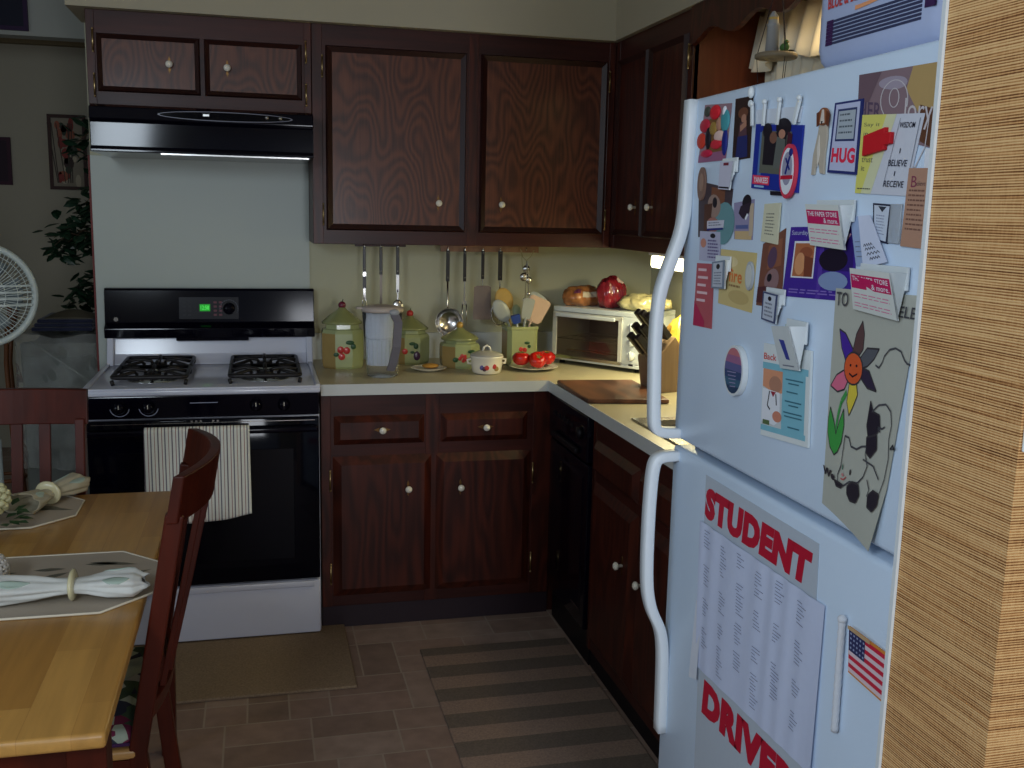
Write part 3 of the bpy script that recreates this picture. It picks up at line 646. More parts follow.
# 3 blue magnetic picture frame with four clear hooks
r = thing('picture_frame', (XF, -2.55, 1.58), 'blue sports team picture frame magnet with four white clips along its top', 'picture frame')
c = Card([(756, 124), (803, 125), (797, 193), (751, 188)], h=.001, th=.003, base=smat(30, 48, 148)); c.rect(.12, .12, .2, .9, smat(88, 120, 170)); c.rect(.16, .1, .8, .75, smat(96, 98, 88)); c.rect(.22, .12, .7, .62, DK)
c.ell(.28, .10, .1, .12, DK); c.ell(.62, .04, .16, .14, DK); c.ell(.42, .2, .08, .09, smat(120, 84, 70)); c.poly([(.5, .18), (.68, .22), (.7, .66), (.46, .66)], smat(96, 100, 96)); c.poly([(.72, .1), (.82, .14), (.8, .6), (.7, .6)], smat(70, 30, 44)); c.ell(.6, .14, .07, .07, FLESH)
c.rect(.03, .79, .41, .93, smat(224, 60, 90)); c.text('YANKEES', .06, .815, .38, .905, WHI, .02); c.rect(.08, .945, .3, .975, smat(150, 190, 220))
c.b.build('frame', r, recalc=False)
for i, (x0, y0, x1, y1) in enumerate(((756, 104, 757, 126), (769, 102, 768, 126), (784, 100, 782, 125), (804, 98, 799, 124))):
    a = on_door(x0, y0); d = on_door(x1, y1); b = B(); w = .0045 if i < 3 else .007
    b.bar([(XF-.007, a[0], a[1]), (XF-.009, d[0], d[1])], w, .004, WPL, up=(0, 1, 0)); b.ball((XF-.008, a[0], a[1]), .0055, WPL, n=10, sc=(.7, 1, .8)); b.build('clip', r)
c = Card([(756, 110), (802, 106), (799, 122), (756, 124)], h=.0008, th=.002, base=smat(206, 214, 226)); c.b.build('header_plate', r, recalc=False)
b = B(); p = on_door(793, 171.5); C0 = (XF-.006, p[0], p[1])
def disc(b, c, ry, rz, mt, x0, x1, n=28):
    b.prism([(c[1]+ry*math.cos(2*PI*i/n), c[2]+rz*math.sin(2*PI*i/n)) for i in range(n)], x0, x1, mt, 'yz')
disc(b, C0, .024, .041, smat(206, 60, 84), XF-.010, XF-.0045); disc(b, C0, .020, .035, WHI, XF-.0104, XF-.0098); disc(b, (0, C0[1], C0[2]+.004), .015, .025, smat(150, 150, 172), XF-.0106, XF-.0102)
b.box(XF-.0108, XF-.0103, C0[1]-.018, C0[1]+.018, C0[2]-.012, C0[2]-.006, RED)
b.bar([(XF-.0109, C0[1]+.004, C0[2]-.004), (XF-.0109, C0[1]-.007, C0[2]+.022)], .004, .0008, NAVY, up=(0, 1, 0)); b.bar([(XF-.0109, C0[1]-.008, C0[2]+.002), (XF-.0109, C0[1]+.005, C0[2]+.02)], .003, .0008, NAVY, up=(0, 1, 0)); b.ball((XF-.0106, C0[1]-.009, C0[2]+.028), .006, NAVY, n=8, sc=(.2, 1, 1)); b.build('team_emblem', r)
c = Card([(770, 191), (787, 192), (786, 196), (770, 195)], h=.001, th=.003, base=DK); c.b.build('bottom_clip', r, recalc=False)
# 4 photo under the collage
c = Card([(699, 181), (733, 189), (728, 239), (698, 237)], h=.0004, base=smat(72, 60, 66)); c.rect(.4, .05, .8, .45, smat(120, 76, 56)); c.ell(.85, .7, .3, .42, smat(104, 146, 152)); c.ell(.5, .4, .2, .22, smat(150, 126, 116)); c.ell(.52, .33, .07, .1, DK); c.poly([(.2, .4), (.45, .35), (.4, .9), (.2, .9)], smat(84, 52, 40)); c.ell(.5, .75, .2, .14, smat(160, 110, 100))
c.done('photo', 'snapshot of a brown dog and a teal shape partly under a white clip', 'photo')
b = B(); p = on_door(703.5, 184); disc(b, (0, p[0], p[1]), .0165, .030, smat(128, 100, 88), XF-.005, XF-.0014); disc(b, (0, p[0]-.002, p[1]+.003), .008, .016, smat(150, 122, 106), XF-.0058, XF-.0048)
o = b.build('oval_magnet'); tag(o, 'brown oval magnet overlapping the dog snapshot near the handle', 'magnet')
wedge('magnet_clip', [(720, 162), (733, 161), (729, 190), (718, 189)], 'slim white clip magnet under the collage picture magnet', smat(196, 196, 214), .003, paint=lambda c: (c.rect(.3, .04, .7, .14, smat(120, 44, 60)), c.rect(.05, .9, .95, .96, DK)))
c = Card([(707, 221), (724, 220), (723, 228), (707, 229)], h=.0022, base=smat(196, 196, 210)); c.lines(.1, .9, .2, .8, 2, GRY); c.rect(0, .95, 1, 1.2, NAVY)
c.done('label_magnet', 'tiny pale word magnet at the foot of the dog snapshot', 'magnet')
# 5
c = Card([(734, 203), (754.5, 199), (752.5, 240), (734, 239)], h=.0004, base=smat(146, 140, 172)); c.rect(.05, .78, .95, 1, smat(196, 170, 128)); c.rect(.8, .1, 1, .9, smat(190, 172, 150)); c.rect(.1, .62, .75, .72, smat(88, 100, 150)); c.ell(.65, .05, .22, .2, DK); c.poly([(.35, .12), (.85, .05), (.8, .3), (.62, .48), (.45, .45), (.25, .3)], smat(48, 36, 52)); c.line([(.6, .48), (.72, .35)], .08, WHI)
c.done('greeting_card', 'lilac and tan card with a dark bird-like silhouette below the blue frame', 'card')
# 6
c = Card([(700, 231), (720, 232), (720, 262), (699, 260)], h=.0016, base=smat(176, 176, 200)); c.ell(.2, .4, .14, .16, smat(190, 130, 110)); c.ell(.66, .14, .13, .08, DK); c.lines(.42, .95, .28, .95, 6, smat(96, 84, 130)); c.done('notice_card', 'small pale printed card with purple lines below the dog snapshot', 'card')
# 7
c = Card([(721, 249), (757, 253), (751.5, 313), (718, 303)], h=.0006, base=smat(206, 186, 128)); c.ell(.3, .2, .22, .1, smat(216, 198, 150)); c.ell(.6, .8, .3, .12, smat(190, 168, 112)); c.text('fire', .28, .32, .66, .56, smat(214, 120, 62), .02); c.lines(.3, .7, .6, .68, 1, smat(150, 120, 80)); c.done('yellow_card', 'pale yellow card with an orange word, left of the brown photo', 'card')
b = B(); p = on_door(752, 276); disc(b, (0, p[0], p[1]), .013, .024, smat(170, 176, 182), XF-.006, XF-.0022); disc(b, (0, p[0], p[1]), .010, .019, smat(196, 200, 196), XF-.0066, XF-.0058); o = b.build('round_magnet'); tag(o, 'pale grey round magnet on the right edge of the yellow card', 'magnet')
# 8
c = Card([(697, 263), (714, 264), (711.5, 329), (693, 325)], h=.0006, base=smat(176, 84, 92))
c.poly([(.0, .6), (.6, .9), (.6, 1), (0, 1)], smat(176, 40, 80))
for i in range(5): c.rect(.12, .08+.12*i, .6+.1*(i % 2), .12+.12*i, smat(222, 190, 196))
c.done('bookmark', 'red and pink bookmark with pale lines of print beside the handle', 'bookmark')
# 9
wedge('magnet_clip', [(712, 262), (725, 260), (724, 289), (711, 288)], 'small clip magnet with dark-edged tag over the red bookmark', smat(120, 134, 152), .005, paint=lambda c: (c.rect(.12, .06, .85, .94, smat(186, 192, 204)), c.ell(.5, .2, .14, .1, DK), c.lines(.2, .8, .4, .9, 5, GRY)))
# 10
c = Card([(764.5, 204), (780, 202.7), (776.5, 244.5), (760.5, 241)], h=.002, th=.003, base=smat(206, 204, 178)); c.lines(.2, .85, .25, .85, 7, smat(130, 130, 120), .35); c.done('block_magnet', 'thick cream magnet with small print hanging over the brown photo', 'magnet')
# 11
c = Card([(763, 244), (786, 228), (781, 309), (756, 305)], h=.0006, base=smat(118, 74, 60)); c.rect(.3, .1, .9, .45, smat(140, 88, 66)); c.ell(.5, .3, .2, .15, smat(90, 66, 90)); c.ell(.55, .62, .3, .16, smat(140, 110, 112)); c.ell(.45, .58, .1, .06, DK); c.rect(.0, .7, .4, .95, smat(84, 44, 48)); c.done('photo', 'narrow brown tinted photo left of the purple brochure', 'photo')
# 12
wedge('magnet_clip', [(763, 291), (778, 295), (775, 324), (761, 319)], 'small clip magnet with dark-edged tag below the brown photo', smat(70, 80, 116), .006, paint=lambda c: (c.rect(.1, .06, .88, .94, smat(190, 198, 212)), c.ell(.5, .2, .12, .08, DK), c.lines(.2, .8, .35, .9, 4, GRY)))
# 13 round sunset magnet
b = B(); p = on_door(739, 370.5); disc(b, (0, p[0], p[1]), .036, .0435, WPL, XF-.011, XF-.0005, 36)
SUN = [smat(184, 112, 120), smat(150, 100, 136), smat(92, 92, 140), smat(52, 70, 110), smat(60, 96, 122), smat(40, 62, 92)]
R1, R2 = .0315, .0395
for i in range(6):
    z0 = R2*(1-i/3.); z1 = R2*(1-(i+1)/3.); pts = []
    for k in range(9): z = z0+(z1-z0)*k/8; pts.append((p[0]+R1*math.sqrt(max(0, 1-(z/R2)**2)), p[1]+z))
    for k in range(9): z = z1+(z0-z1)*k/8; pts.append((p[0]-R1*math.sqrt(max(0, 1-(z/R2)**2)), p[1]+z))
    b.prism(pts, XF-.0116, XF-.0109, SUN[i], 'yz')
for k in range(5): b.bar([(XF-.0118, p[0]+.02-.003*k, p[1]-.004-.006*k), (XF-.0118, p[0]-.012, p[1]-.002-.006*k)], .0015, .0004, smat(150, 140, 176), up=(0, 1, 0))
o = b.build('round_magnet'); tag(o, 'thick white round magnet with a purple sunset over water', 'magnet')
# 14 brochure
c = Card([(764, 343), (811, 351), (807.5, 448), (760.5, 434.5)], h=.001, th=.004, base=smat(216, 224, 226)); AQ = smat(126, 186, 204)
c.rect(0, .2, .97, .27, AQ); c.rect(.45, .24, .92, .9, AQ); c.rect(0, .88, .95, .94, AQ); c.rect(.02, .27, .45, .88, smat(196, 204, 208)); c.text('Back To', .02, .10, .5, .17, smat(206, 72, 70), .01)
c.poly([(.02, .27), (.45, .27), (.45, .5), (.3, .52), (.02, .46)], smat(214, 150, 116)); c.ell(.3, .42, .14, .09, FLESH); c.poly([(.02, .48), (.4, .5), (.42, .8), (.3, .86), (.02, .84)], WHI); c.poly([(.2, .5), (.32, .5), (.26, .56)], smat(150, 44, 60)); c.line([(.18, .5), (.14, .66), (.2, .7)], .02, DK); c.line([(.32, .52), (.34, .64)], .02, DK); c.ell(.36, .76, .1, .06, smat(200, 132, 110)); c.rect(.05, .82, .2, .87, smat(90, 110, 70))
for i, (u0, u1, v) in enumerate(((.52, .88, .33), (.58, .8, .37), (.55, .78, .46), (.52, .86, .56), (.6, .8, .6), (.5, .88, .68), (.52, .88, .72), (.6, .84, .83))): c.rect(u0, v, u1, v+.014, smat(60, 110, 128))
c.done('brochure', 'folded teal and white brochure of a doctor in a white coat', 'brochure')
wedge('magnet_clip', [(771, 326), (788, 326.5), (799, 371), (780, 368)], 'white clip magnet with blue label holding the doctor brochure', smat(200, 208, 210), .026, base=.007, paint=lambda c: (c.poly([(.3, .3), (.58, .32), (.66, .78), (.46, .76)], smat(58, 66, 148)), c.rect(.2, .9, .8, .93, GRY)))
b = B(); a = on_door(790, 324); d = on_door(804, 343); b.box(XF-.008, XF-.0006, d[0], a[0], d[1], a[1], smat(176, 196, 196)); p = on_door(796, 331); b.prism([(p[0]+.006*math.cos(2*PI*i/20), p[1]+.009*math.sin(2*PI*i/20)) for i in range(20)], XF-.0088, XF-.0079, DK, 'yz'); b.prism([(p[0]+.0025*math.cos(2*PI*i/20), p[1]+.0045*math.sin(2*PI*i/20)) for i in range(20)], XF-.0092, XF-.0087, WHI, 'yz')
o = b.build('hook_magnet'); tag(o, 'small pale hook magnet with a black ring above the doctor brochure', 'magnet')
# 16 purple brochure
PUR = smat(66, 40, 148)
c = Card([(791, 227), (858, 226), (853, 302), (782, 296)], h=.0006, base=PUR); c.rect(.5, .0, .56, 1, smat(84, 56, 160)); c.rect(.56, .05, .97, .6, smat(46, 26, 110)); c.ell(.7, .45, .2, .16, smat(28, 18, 40)); c.rect(.1, .2, .44, .72, WHI); c.rect(.12, .23, .42, .70, smat(176, 108, 72)); c.ell(.3, .36, .1, .08, smat(150, 84, 58)); c.ell(.22, .52, .08, .16, smat(210, 150, 106)); c.poly([(.28, .4), (.42, .44), (.42, .7), (.3, .7)], smat(120, 64, 46)); c.ell(.72, .74, .2, .13, smat(130, 150, 190)); c.text('Saturday', .04, .05, .3, .13, smat(190, 196, 230)); c.lines(.1, .9, .88, .96, 2, smat(130, 110, 190)); c.line([(.8, .12), (.86, .2), (.92, .1)], .02, smat(220, 170, 190))
c.done('brochure', 'open purple brochure with a framed brown portrait under the store clips', 'brochure')
MAG = smat(196, 30, 96)
def store(c):
    c.rect(.02, .13, .98, .46, MAG); c.text('THE PAPER STORE', .05, .17, .93, .28, WHI, .015); c.text('& more.', .52, .31, .94, .43, WHI, .012)
    for v in (.58, .8): c.lines(.06, .95, v, v+.14, 2, smat(216, 120, 160), .3, .05)
wedge('magnet_clip', [(805, 204), (838, 205), (844, 250), (810, 245)], 'white paper store clip magnet at the top of the purple brochure', smat(216, 222, 218), .02, base=.004, paint=store)
# 18 folded note
c = Card([(858, 216), (870, 215), (887, 262), (863, 268)], h=.006, th=.0008, base=smat(206, 214, 236)); 
for k, (u0, u1, v) in enumerate(((.15, .6, .58), (.2, .7, .66), (.25, .85, .76), (.35, .8, .86))):
    c.line([(u0+(u1-u0)*i/8, v+.025*((-1)**i)) for i in range(9)], .02, INK)
c.done('folded_note', 'folded white note with handwriting between the two paper store clips', 'note')
c = Card([(850, 217), (860, 216), (866, 266), (856, 266)], h=.002, base=smat(150, 170, 206)); c.lines(.2, .8, .5, .9, 4, GRY, .2); c.done('paper_slip', 'bluish paper slip peeking out behind the folded handwritten note', 'note')
# 19
c = Card([(873, 203), (892, 204.5), (887, 244), (873, 240)], h=.0006, th=.002, base=smat(40, 44, 66)); c.rect(.08, .05, .9, .95, smat(200, 210, 226)); c.poly([(.3, .07), (.75, .07), (.53, .22)], smat(50, 56, 70)); c.lines(.2, .8, .3, .85, 7, smat(130, 140, 170), .3); c.done('notice_card', 'white card with black border and dark triangle by the tan bookmark', 'card')
b = B(); a = on_door(893, 204); d = on_door(901, 244); b.box(XF-.004, XF-.0006, d[0], a[0], d[1], a[1], mat('clear_plastic', S(225, 232, 240), .15, trans=.6, var=0), bev=.001); o = b.build('clear_strip'); tag(o, 'clear plastic strip magnet right of the black bordered card', 'magnet')
# 21 tan bookmark
c = Card([(909, 168), (932, 168), (924, 249), (900, 246)], h=.0030, base=smat(178, 138, 116)); c.text('B', .18, .1, .42, .24, smat(130, 60, 84)); c.text('elieve', .42, .16, .8, .22, smat(110, 84, 80)); c.lines(.12, .9, .27, .82, 9, smat(122, 88, 76), .35); c.done('bookmark', 'tan paper bookmark with rows of small print next to the grasscloth wall', 'bookmark')
# 22 big card
c = Card([(859.5, 75), (942.5, 61), (934, 149), (857, 128)], h=.0006, base=smat(134, 112, 120)); GOLD = smat(178, 150, 100)
c.poly([(.68, .0), (1, 0), (1, .95), (.62, .3)], GOLD); c.poly([(.0, .0), (.3, 0), (.15, .5), (0, .5)], smat(110, 88, 98)); c.ell(.45, .2, .18, .1, smat(160, 150, 166)); c.poly([(.8, .5), (1, .55), (1, 1), (.82, .95)], smat(96, 62, 44))
LG = smat(200, 194, 198)
c.text('HER', .02, .5, .32, .78, smat(92, 74, 96), .01); c.text('lory', .62, .42, .95, .8, LG); c.line([(.48+.17*math.cos(a*PI/12), .46+.3*math.sin(a*PI/12)) for a in range(4, 26)], .012, LG); c.line([(.48+.06*math.cos(a*PI/8), .42+.14*math.sin(a*PI/8)) for a in range(17)], .012, LG); c.line([(.92, .6), (.9, 1.0), (.8, 1.3), (.76, 1.25)], .01, LG)
c.done('song_card', 'large brown and gold card with flowing script at the top right', 'card')
c = Card([(862, 115), (925, 113), (906, 196), (855, 193)], h=.0016, base=smat(204, 208, 220)); c.poly([(0, 0), (.42, 0), (.12, 1), (0, 1)], smat(216, 212, 110)); c.poly([(.42, 0), (.58, 0), (.32, 1), (.12, 1)], smat(212, 214, 176))
DI = smat(98, 96, 84)
for i, t in enumerate(('Say it', 'in a', 'word', 'and', 'trust', 'it')): c.text(t, .06+.005*i, .1+.11*i, .06+.045*len(t), .16+.11*i, DI)
c.text('WISDOM', .66, .1, .9, .17, INK, .01); c.text('I', .735, .42, .75, .48, INK); c.text('BELIEVE', .58, .56, .9, .64, INK, .01); c.text('I', .715, .70, .73, .76, INK); c.text('RECEIVE', .56, .82, .92, .9, INK, .01); c.line([(.96, .05), (.97, .65)], .008, GRY); c.line([(.66, .05), (.55, .9)], .006, GRY); c.lines(.05, .35, .93, .96, 1, DI)
c.done('prayer_card', 'yellow and white card reading I believe I receive under a red magnet', 'card')
b = B(); a = on_door(869, 136); d = on_door(889, 150); b.prism([(a[0], a[1]), (d[0], a[1]+.008), (d[0], a[1]+.001), (d[0]-.013, a[1]+.001), (d[0]-.013, d[1]+.007), (d[0], d[1]+.006), (d[0], d[1]), (a[0], d[1]-.006)], XF-.009, XF-.0027, smat(196, 30, 40), 'yz'); o = b.build('red_magnet', bev=.001); tag(o, 'small solid red magnet in the middle of the yellow card', 'magnet')
c = Card([(925, 148), (933, 149), (931, 168), (924, 168)], h=.0006, base=WHI); c.done('paper_slip', 'tiny blank white slip just above the tan bookmark', 'note')
# 24 HUG
c = Card([(835, 103), (863, 98.5), (856.5, 175), (827, 172.5)], h=.0008, th=.003, base=smat(44, 52, 112)); c.rect(.07, .03, .93, .96, smat(188, 194, 224)); c.rect(.16, .1, .84, .55, smat(50, 60, 104)); c.rect(.2, .13, .8, .52, smat(170, 180, 190)); c.lines(.26, .76, .17, .5, 4, smat(90, 100, 110), .3); c.text('HUG', .1, .64, .9, .85, smat(224, 44, 78), .045)
o = c.done('word_magnet', 'blue bordered stitched magnet with HUG in red letters', 'magnet')
# 25 dog magnet
p0 = on_door(813, 175); p1 = on_door(834, 106)
def dg(pts): return [(p0[0]+(p1[0]-p0[0])*u, p0[1]+(p1[1]-p0[1])*v) for u, v in pts]
r = thing('dog_magnet', (XF, (p0[0]+p1[0])/2, p0[1]), 'beagle shaped magnet sitting left of the HUG magnet', 'magnet')
b = B(); FUR = smat(186, 176, 160); b.prism(dg([(.02, 0), (.2, 0), (.24, .1), (.42, .22), (.55, .02), (.8, .0), (.78, .3), (.85, .55), (.8, .75), (.35, .76), (.2, .5), (.06, .3)]), XF-.004, XF-.0008, FUR, 'yz')
b.prism(dg([(.4, .1), (.5, .3), (.4, .6), (.3, .4)]), XF-.0046, XF-.0038, smat(216, 210, 200), 'yz'); b.build('body', r, bev=.0008)
b = B(); b.prism(dg([(.62+.36*math.cos(a*PI/10)*.85, .86+.13*math.sin(a*PI/10)) for a in range(20)]), XF-.007, XF-.0035, smat(140, 84, 52), 'yz'); b.prism(dg([(.25, .92), (.42, .94), (.42, .74), (.3, .72)]), XF-.0076, XF-.006, smat(104, 56, 36), 'yz'); b.prism(dg([(.85, .94), (1.0, .9), (.98, .7), (.86, .74)]), XF-.0076, XF-.006, smat(104, 56, 36), 'yz'); b.prism(dg([(.58, .96), (.68, .96), (.76, .76), (.5, .76)]), XF-.0078, XF-.0065, smat(210, 200, 190), 'yz'); b.prism(dg([(.58, .79), (.68, .79), (.63, .74)]), XF-.0084, XF-.0076, DK, 'yz'); b.build('head', r)
# 26 child's colouring page
DR = smat(176, 178, 168)
c = Card([(836, 288), (921, 296), (876, 551), (822, 503)], h=.0018, base=DR, nx=24, ny=48, curl=lambda u, v: .012*max(0, v-.74)*3.8*u*u)
def im(px, py, q=None):      # inverse of the quad for features read off the photo
    t = on_door(px, py); u, v = .5, .5
    for _ in range(12):
        P = c.c
        def f(u, v): return ((1-u)*(1-v)*P[0][0]+u*(1-v)*P[1][0]+u*v*P[2][0]+(1-u)*v*P[3][0]-t[0], (1-u)*(1-v)*P[0][1]+u*(1-v)*P[1][1]+u*v*P[2][1]+(1-u)*v*P[3][1]-t[1])
        a = f(u, v); e = 1e-5; b1 = f(u+e, v); b2 = f(u, v+e); j = ((b1[0]-a[0])/e, (b2[0]-a[0])/e, (b1[1]-a[1])/e, (b2[1]-a[1])/e); D = j[0]*j[3]-j[1]*j[2]
        u -= (j[3]*a[0]-j[1]*a[1])/D; v -= (-j[2]*a[0]+j[0]*a[1])/D
    return (u, v)
def Z(*pts): return [im(815+x/2.954, 290+y/2.954) for x, y in pts]
def pt(mt, *pts): c.poly(Z(*pts), mt); c.line(Z(*pts, pts[0]), .008, smat(60, 56, 60))
pt(smat(70, 40, 150), (78, 115), (96, 128), (118, 175), (112, 205), (96, 210), (84, 170))
pt(smat(92, 66, 66), (147, 92), (152, 130), (148, 175), (132, 200), (116, 185), (128, 130))
pt(smat(88, 90, 98), (196, 175), (180, 205), (160, 226), (142, 232), (140, 200), (160, 172))
pt(smat(52, 42, 66), (150, 232), (166, 240), (187, 300), (160, 290), (142, 262), (140, 240))
pt(smat(214, 110, 140), (52, 282), (70, 250), (96, 234), (106, 262), (92, 294), (72, 300))
pt(smat(216, 196, 70), (108, 272), (128, 270), (132, 310), (118, 345), (106, 371), (100, 330))
c.line(Z((100, 302), (84, 330), (74, 370), (66, 420)), .03, smat(70, 150, 80))
pt(smat(66, 154, 72), (52, 345), (62, 385), (68, 425), (78, 388), (91, 352), (92, 400), (84, 450), (72, 478), (62, 486), (50, 462), (44, 420), (46, 380))
e_ = [(120+27*math.cos(a*PI/9), 232+48*math.sin(a*PI/9)) for a in range(18)]; pt(smat(214, 92, 48), *e_)
c.ell(*Z((112, 222))[0], .012, .006, DK); c.ell(*Z((130, 224))[0], .012, .006, DK); c.line(Z((108, 246), (118, 256), (132, 248)), .008, DK)
OL = smat(74, 74, 80)
c.line(Z((186, 222), (196, 230), (206, 214), (212, 196), (228, 176), (246, 172), (262, 182), (272, 208), (280, 218), (290, 222)), .008, OL)
pt(smat(40, 34, 46), (172, 328), (160, 400), (164, 435), (186, 428), (200, 410), (198, 370), (180, 360))
pt(smat(40, 34, 46), (160, 435), (190, 428), (190, 470), (170, 496), (158, 480))
c.line(Z((176, 360), (196, 340), (218, 338), (232, 360), (234, 400), (226, 440), (224, 500), (212, 560), (200, 600)), .008, OL)
c.line(Z((200, 420), (192, 405), (206, 410), (214, 405)), .008, OL)
c.line(Z((92, 462), (96, 430), (108, 436), (114, 462), (130, 470), (146, 462), (160, 462), (156, 484), (162, 520), (150, 552), (134, 570), (110, 566), (92, 578), (76, 570), (74, 545), (84, 520), (88, 490), (92, 462)), .009, OL)
c.ell(*Z((112, 538))[0], .012, .013, smat(46, 40, 48)); c.ell(*Z((90, 522))[0], .008, .014, smat(60, 110, 90)); c.line(Z((84, 556), (92, 560), (100, 552)), .007, smat(190, 90, 90)); c.ell(*Z((90, 545))[0], .02, .007, smat(196, 130, 130))
c.line(Z((162, 560), (170, 590), (164, 610)), .008, OL); c.line(Z((150, 500), (180, 520), (196, 560)), .008, OL); c.line(Z((236, 460), (244, 470), (230, 470), (240, 458)), .008, OL)
pt(smat(44, 38, 48), (104, 580), (120, 566), (138, 576), (142, 606), (132, 628), (114, 622), (104, 600))
pt(smat(44, 38, 48), (168, 606), (182, 592), (200, 604), (198, 636), (184, 654), (168, 640))
pt(smat(44, 38, 48), (66, 560), (78, 566), (92, 576), (86, 584), (72, 578))
c.text('We', *Z((33, 515))[0], *[Z((66, 564))[0][k] for k in (0, 1)], smat(54, 48, 56), .05)
c.text('TO', *Z((74, 4))[0], *Z((106, 50))[0], OL, .01); c.text('VELE', *Z((236, 44))[0], Z((306, 90))[0][0], Z((306, 88))[0][1], OL, .01)
c.done('colouring_page', "child's coloured page of a flower and a calf held by a store clip", 'drawing')
wedge('magnet_clip', [(849.5, 268), (889, 273), (897, 321), (853, 309)], 'white paper store clip magnet holding the flower drawing', smat(216, 222, 218), .022, base=.004, paint=store)
# 27 STUDENT DRIVER sign
x_ = 705.5
c = Card([(706, 474.7), (819, 544), (802, 880), (694, 770)], h=.0004, th=.0008, base=smat(182, 192, 204))
PZc = c
def im2(px, py): 
    return im_g(c.c, px, py)
def im_g(P, px, py):
    t = on_door(px, py); u, v = .5, .5
    for _ in range(14):
        def f(u, v): return ((1-u)*(1-v)*P[0][0]+u*(1-v)*P[1][0]+u*v*P[2][0]+(1-u)*v*P[3][0]-t[0], (1-u)*(1-v)*P[0][1]+u*(1-v)*P[1][1]+u*v*P[2][1]+(1-u)*v*P[3][1]-t[1])
        a = f(u, v); e = 1e-5; b1 = f(u+e, v); b2 = f(u, v+e); j = ((b1[0]-a[0])/e, (b2[0]-a[0])/e, (b1[1]-a[1])/e, (b2[1]-a[1])/e); D = j[0]*j[3]-j[1]*j[2]
        u -= (j[3]*a[0]-j[1]*a[1])/D; v -= (-j[2]*a[0]+j[0]*a[1])/D
    return (u, v)
def quad_text(cardobj, t, q, mt, bold):
    Q = [on_door(*p) for p in q]; e = cardobj.lay(); X = cardobj.P(0, 0, e)[0]
    def P(u, v): return (X, (1-u)*(1-v)*Q[0][0]+u*(1-v)*Q[1][0]+u*v*Q[2][0]+(1-u)*v*Q[3][0], (1-u)*(1-v)*Q[0][1]+u*(1-v)*Q[1][1]+u*v*Q[2][1]+(1-u)*v*Q[3][1])
    text_on(cardobj.b, t, P, 0, 1, 0, 1, mt, bold)
quad_text(c, 'STUDENT', [(707.5, 486), (814, 553), (808.5, 588), (705, 517)], RED, .075)
quad_text(c, 'DRIVER', [(705, 679), (800, 776), (797, 815), (702, 712)], RED, .075)
c.done('student_driver_sign', 'pale magnetic sign with STUDENT DRIVER in big red letters', 'sign')
c = Card([(700.5, 520), (825, 606), (812, 776), (696, 665)], h=.0022, th=.0006, base=smat(200, 210, 236), nx=90, ny=12, curl=lambda u, v: .0012+.0009*math.sin(u*41+v*2.2+2*math.sin(u*9))*(1-.3*v)+.003*max(0, u-.9)*10*v)
GI = smat(104, 110, 142)
rnd = random.Random(4)
for k in range(6):
    u = .05+.155*k; w = .09
    v = .04+.03*(k % 2)
    while v < (.9 if k < 2 else .8):
        n = rnd.randint(5, 11); seg = v
        for i in range(n):
            e = .0009; uu = u+rnd.uniform(0, .01); ww = w*rnd.uniform(.35, 1)*.7
            c.b.add([c.P(uu, v, e), c.P(uu+ww, v+.002, e), c.P(uu+ww, v+.0062, e), c.P(uu, v+.0042, e)], [(0, 1, 2, 3)], GI); v += .021
        v += rnd.uniform(.04, .12)
c.done('phone_list', 'crinkled white sheets of typed lists hung over the STUDENT DRIVER sign', 'paper')
c = Card([(696, 600), (702, 606), (699, 680), (691.5, 676)], h=.0008, base=PAP, curl=lambda u, v: .006*v, nx=2, ny=4); c.done('paper_flap', 'white paper corner sticking out left of the typed lists', 'paper')
# 28 flag
r = thing('flag_magnet', (XF-.001, -2.85, .8), 'stitched American flag magnet on a white pole', 'magnet')
a = on_door(847, 619); d = on_door(839, 731); b = B(); NP = 26; P = [(XF-.0075, a[0]+(d[0]-a[0])*i/NP, a[1]+(d[1]-a[1])*i/NP) for i in range(NP+1)]
WOOL = mat('white_yarn', S(214, 218, 226), .9, bump=.5, scale=500); b.tube(P, [.0048+.0010*(i % 2) for i in range(NP+1)], WOOL, n=10); b.ball(P[0], .0068, WOOL, n=12); b.build('pole', r)
c = Card([(849, 626), (887, 654), (882.5, 703), (848, 672)], h=.0045, th=.002, base=smat(214, 140, 60)); 
for i in range(10): c.rect(.02, .05+.09*i, .97, .05+.09*(i+1), smat(200, 40, 66) if i % 2 == 0 else smat(218, 200, 206))
c.rect(.02, .05, .46, .5, smat(44, 48, 92)); e = c.lay()
for i in range(5):
    for j in range(4): c.rect(.06+.09*i, .1+.1*j, .10+.09*i, .14+.1*j, smat(150, 160, 190))
c.rect(0, -.03, .6, .05, smat(190, 160, 120)); c.b.build('flag', r, recalc=False)
b = B(); a = on_door(754.5, 92.5); b.ball((XF-.006, a[0], a[1]), .008, WPL, n=12, sc=(.7, .8, 1.2)); b.ball((XF-.006, a[0], a[1]-.018), .006, WPL, n=12, sc=(.7, .8, 1)); o = b.build('knob_magnet'); tag(o, 'tiny white knob magnet at the top corner of the tall dark snapshot', 'magnet')

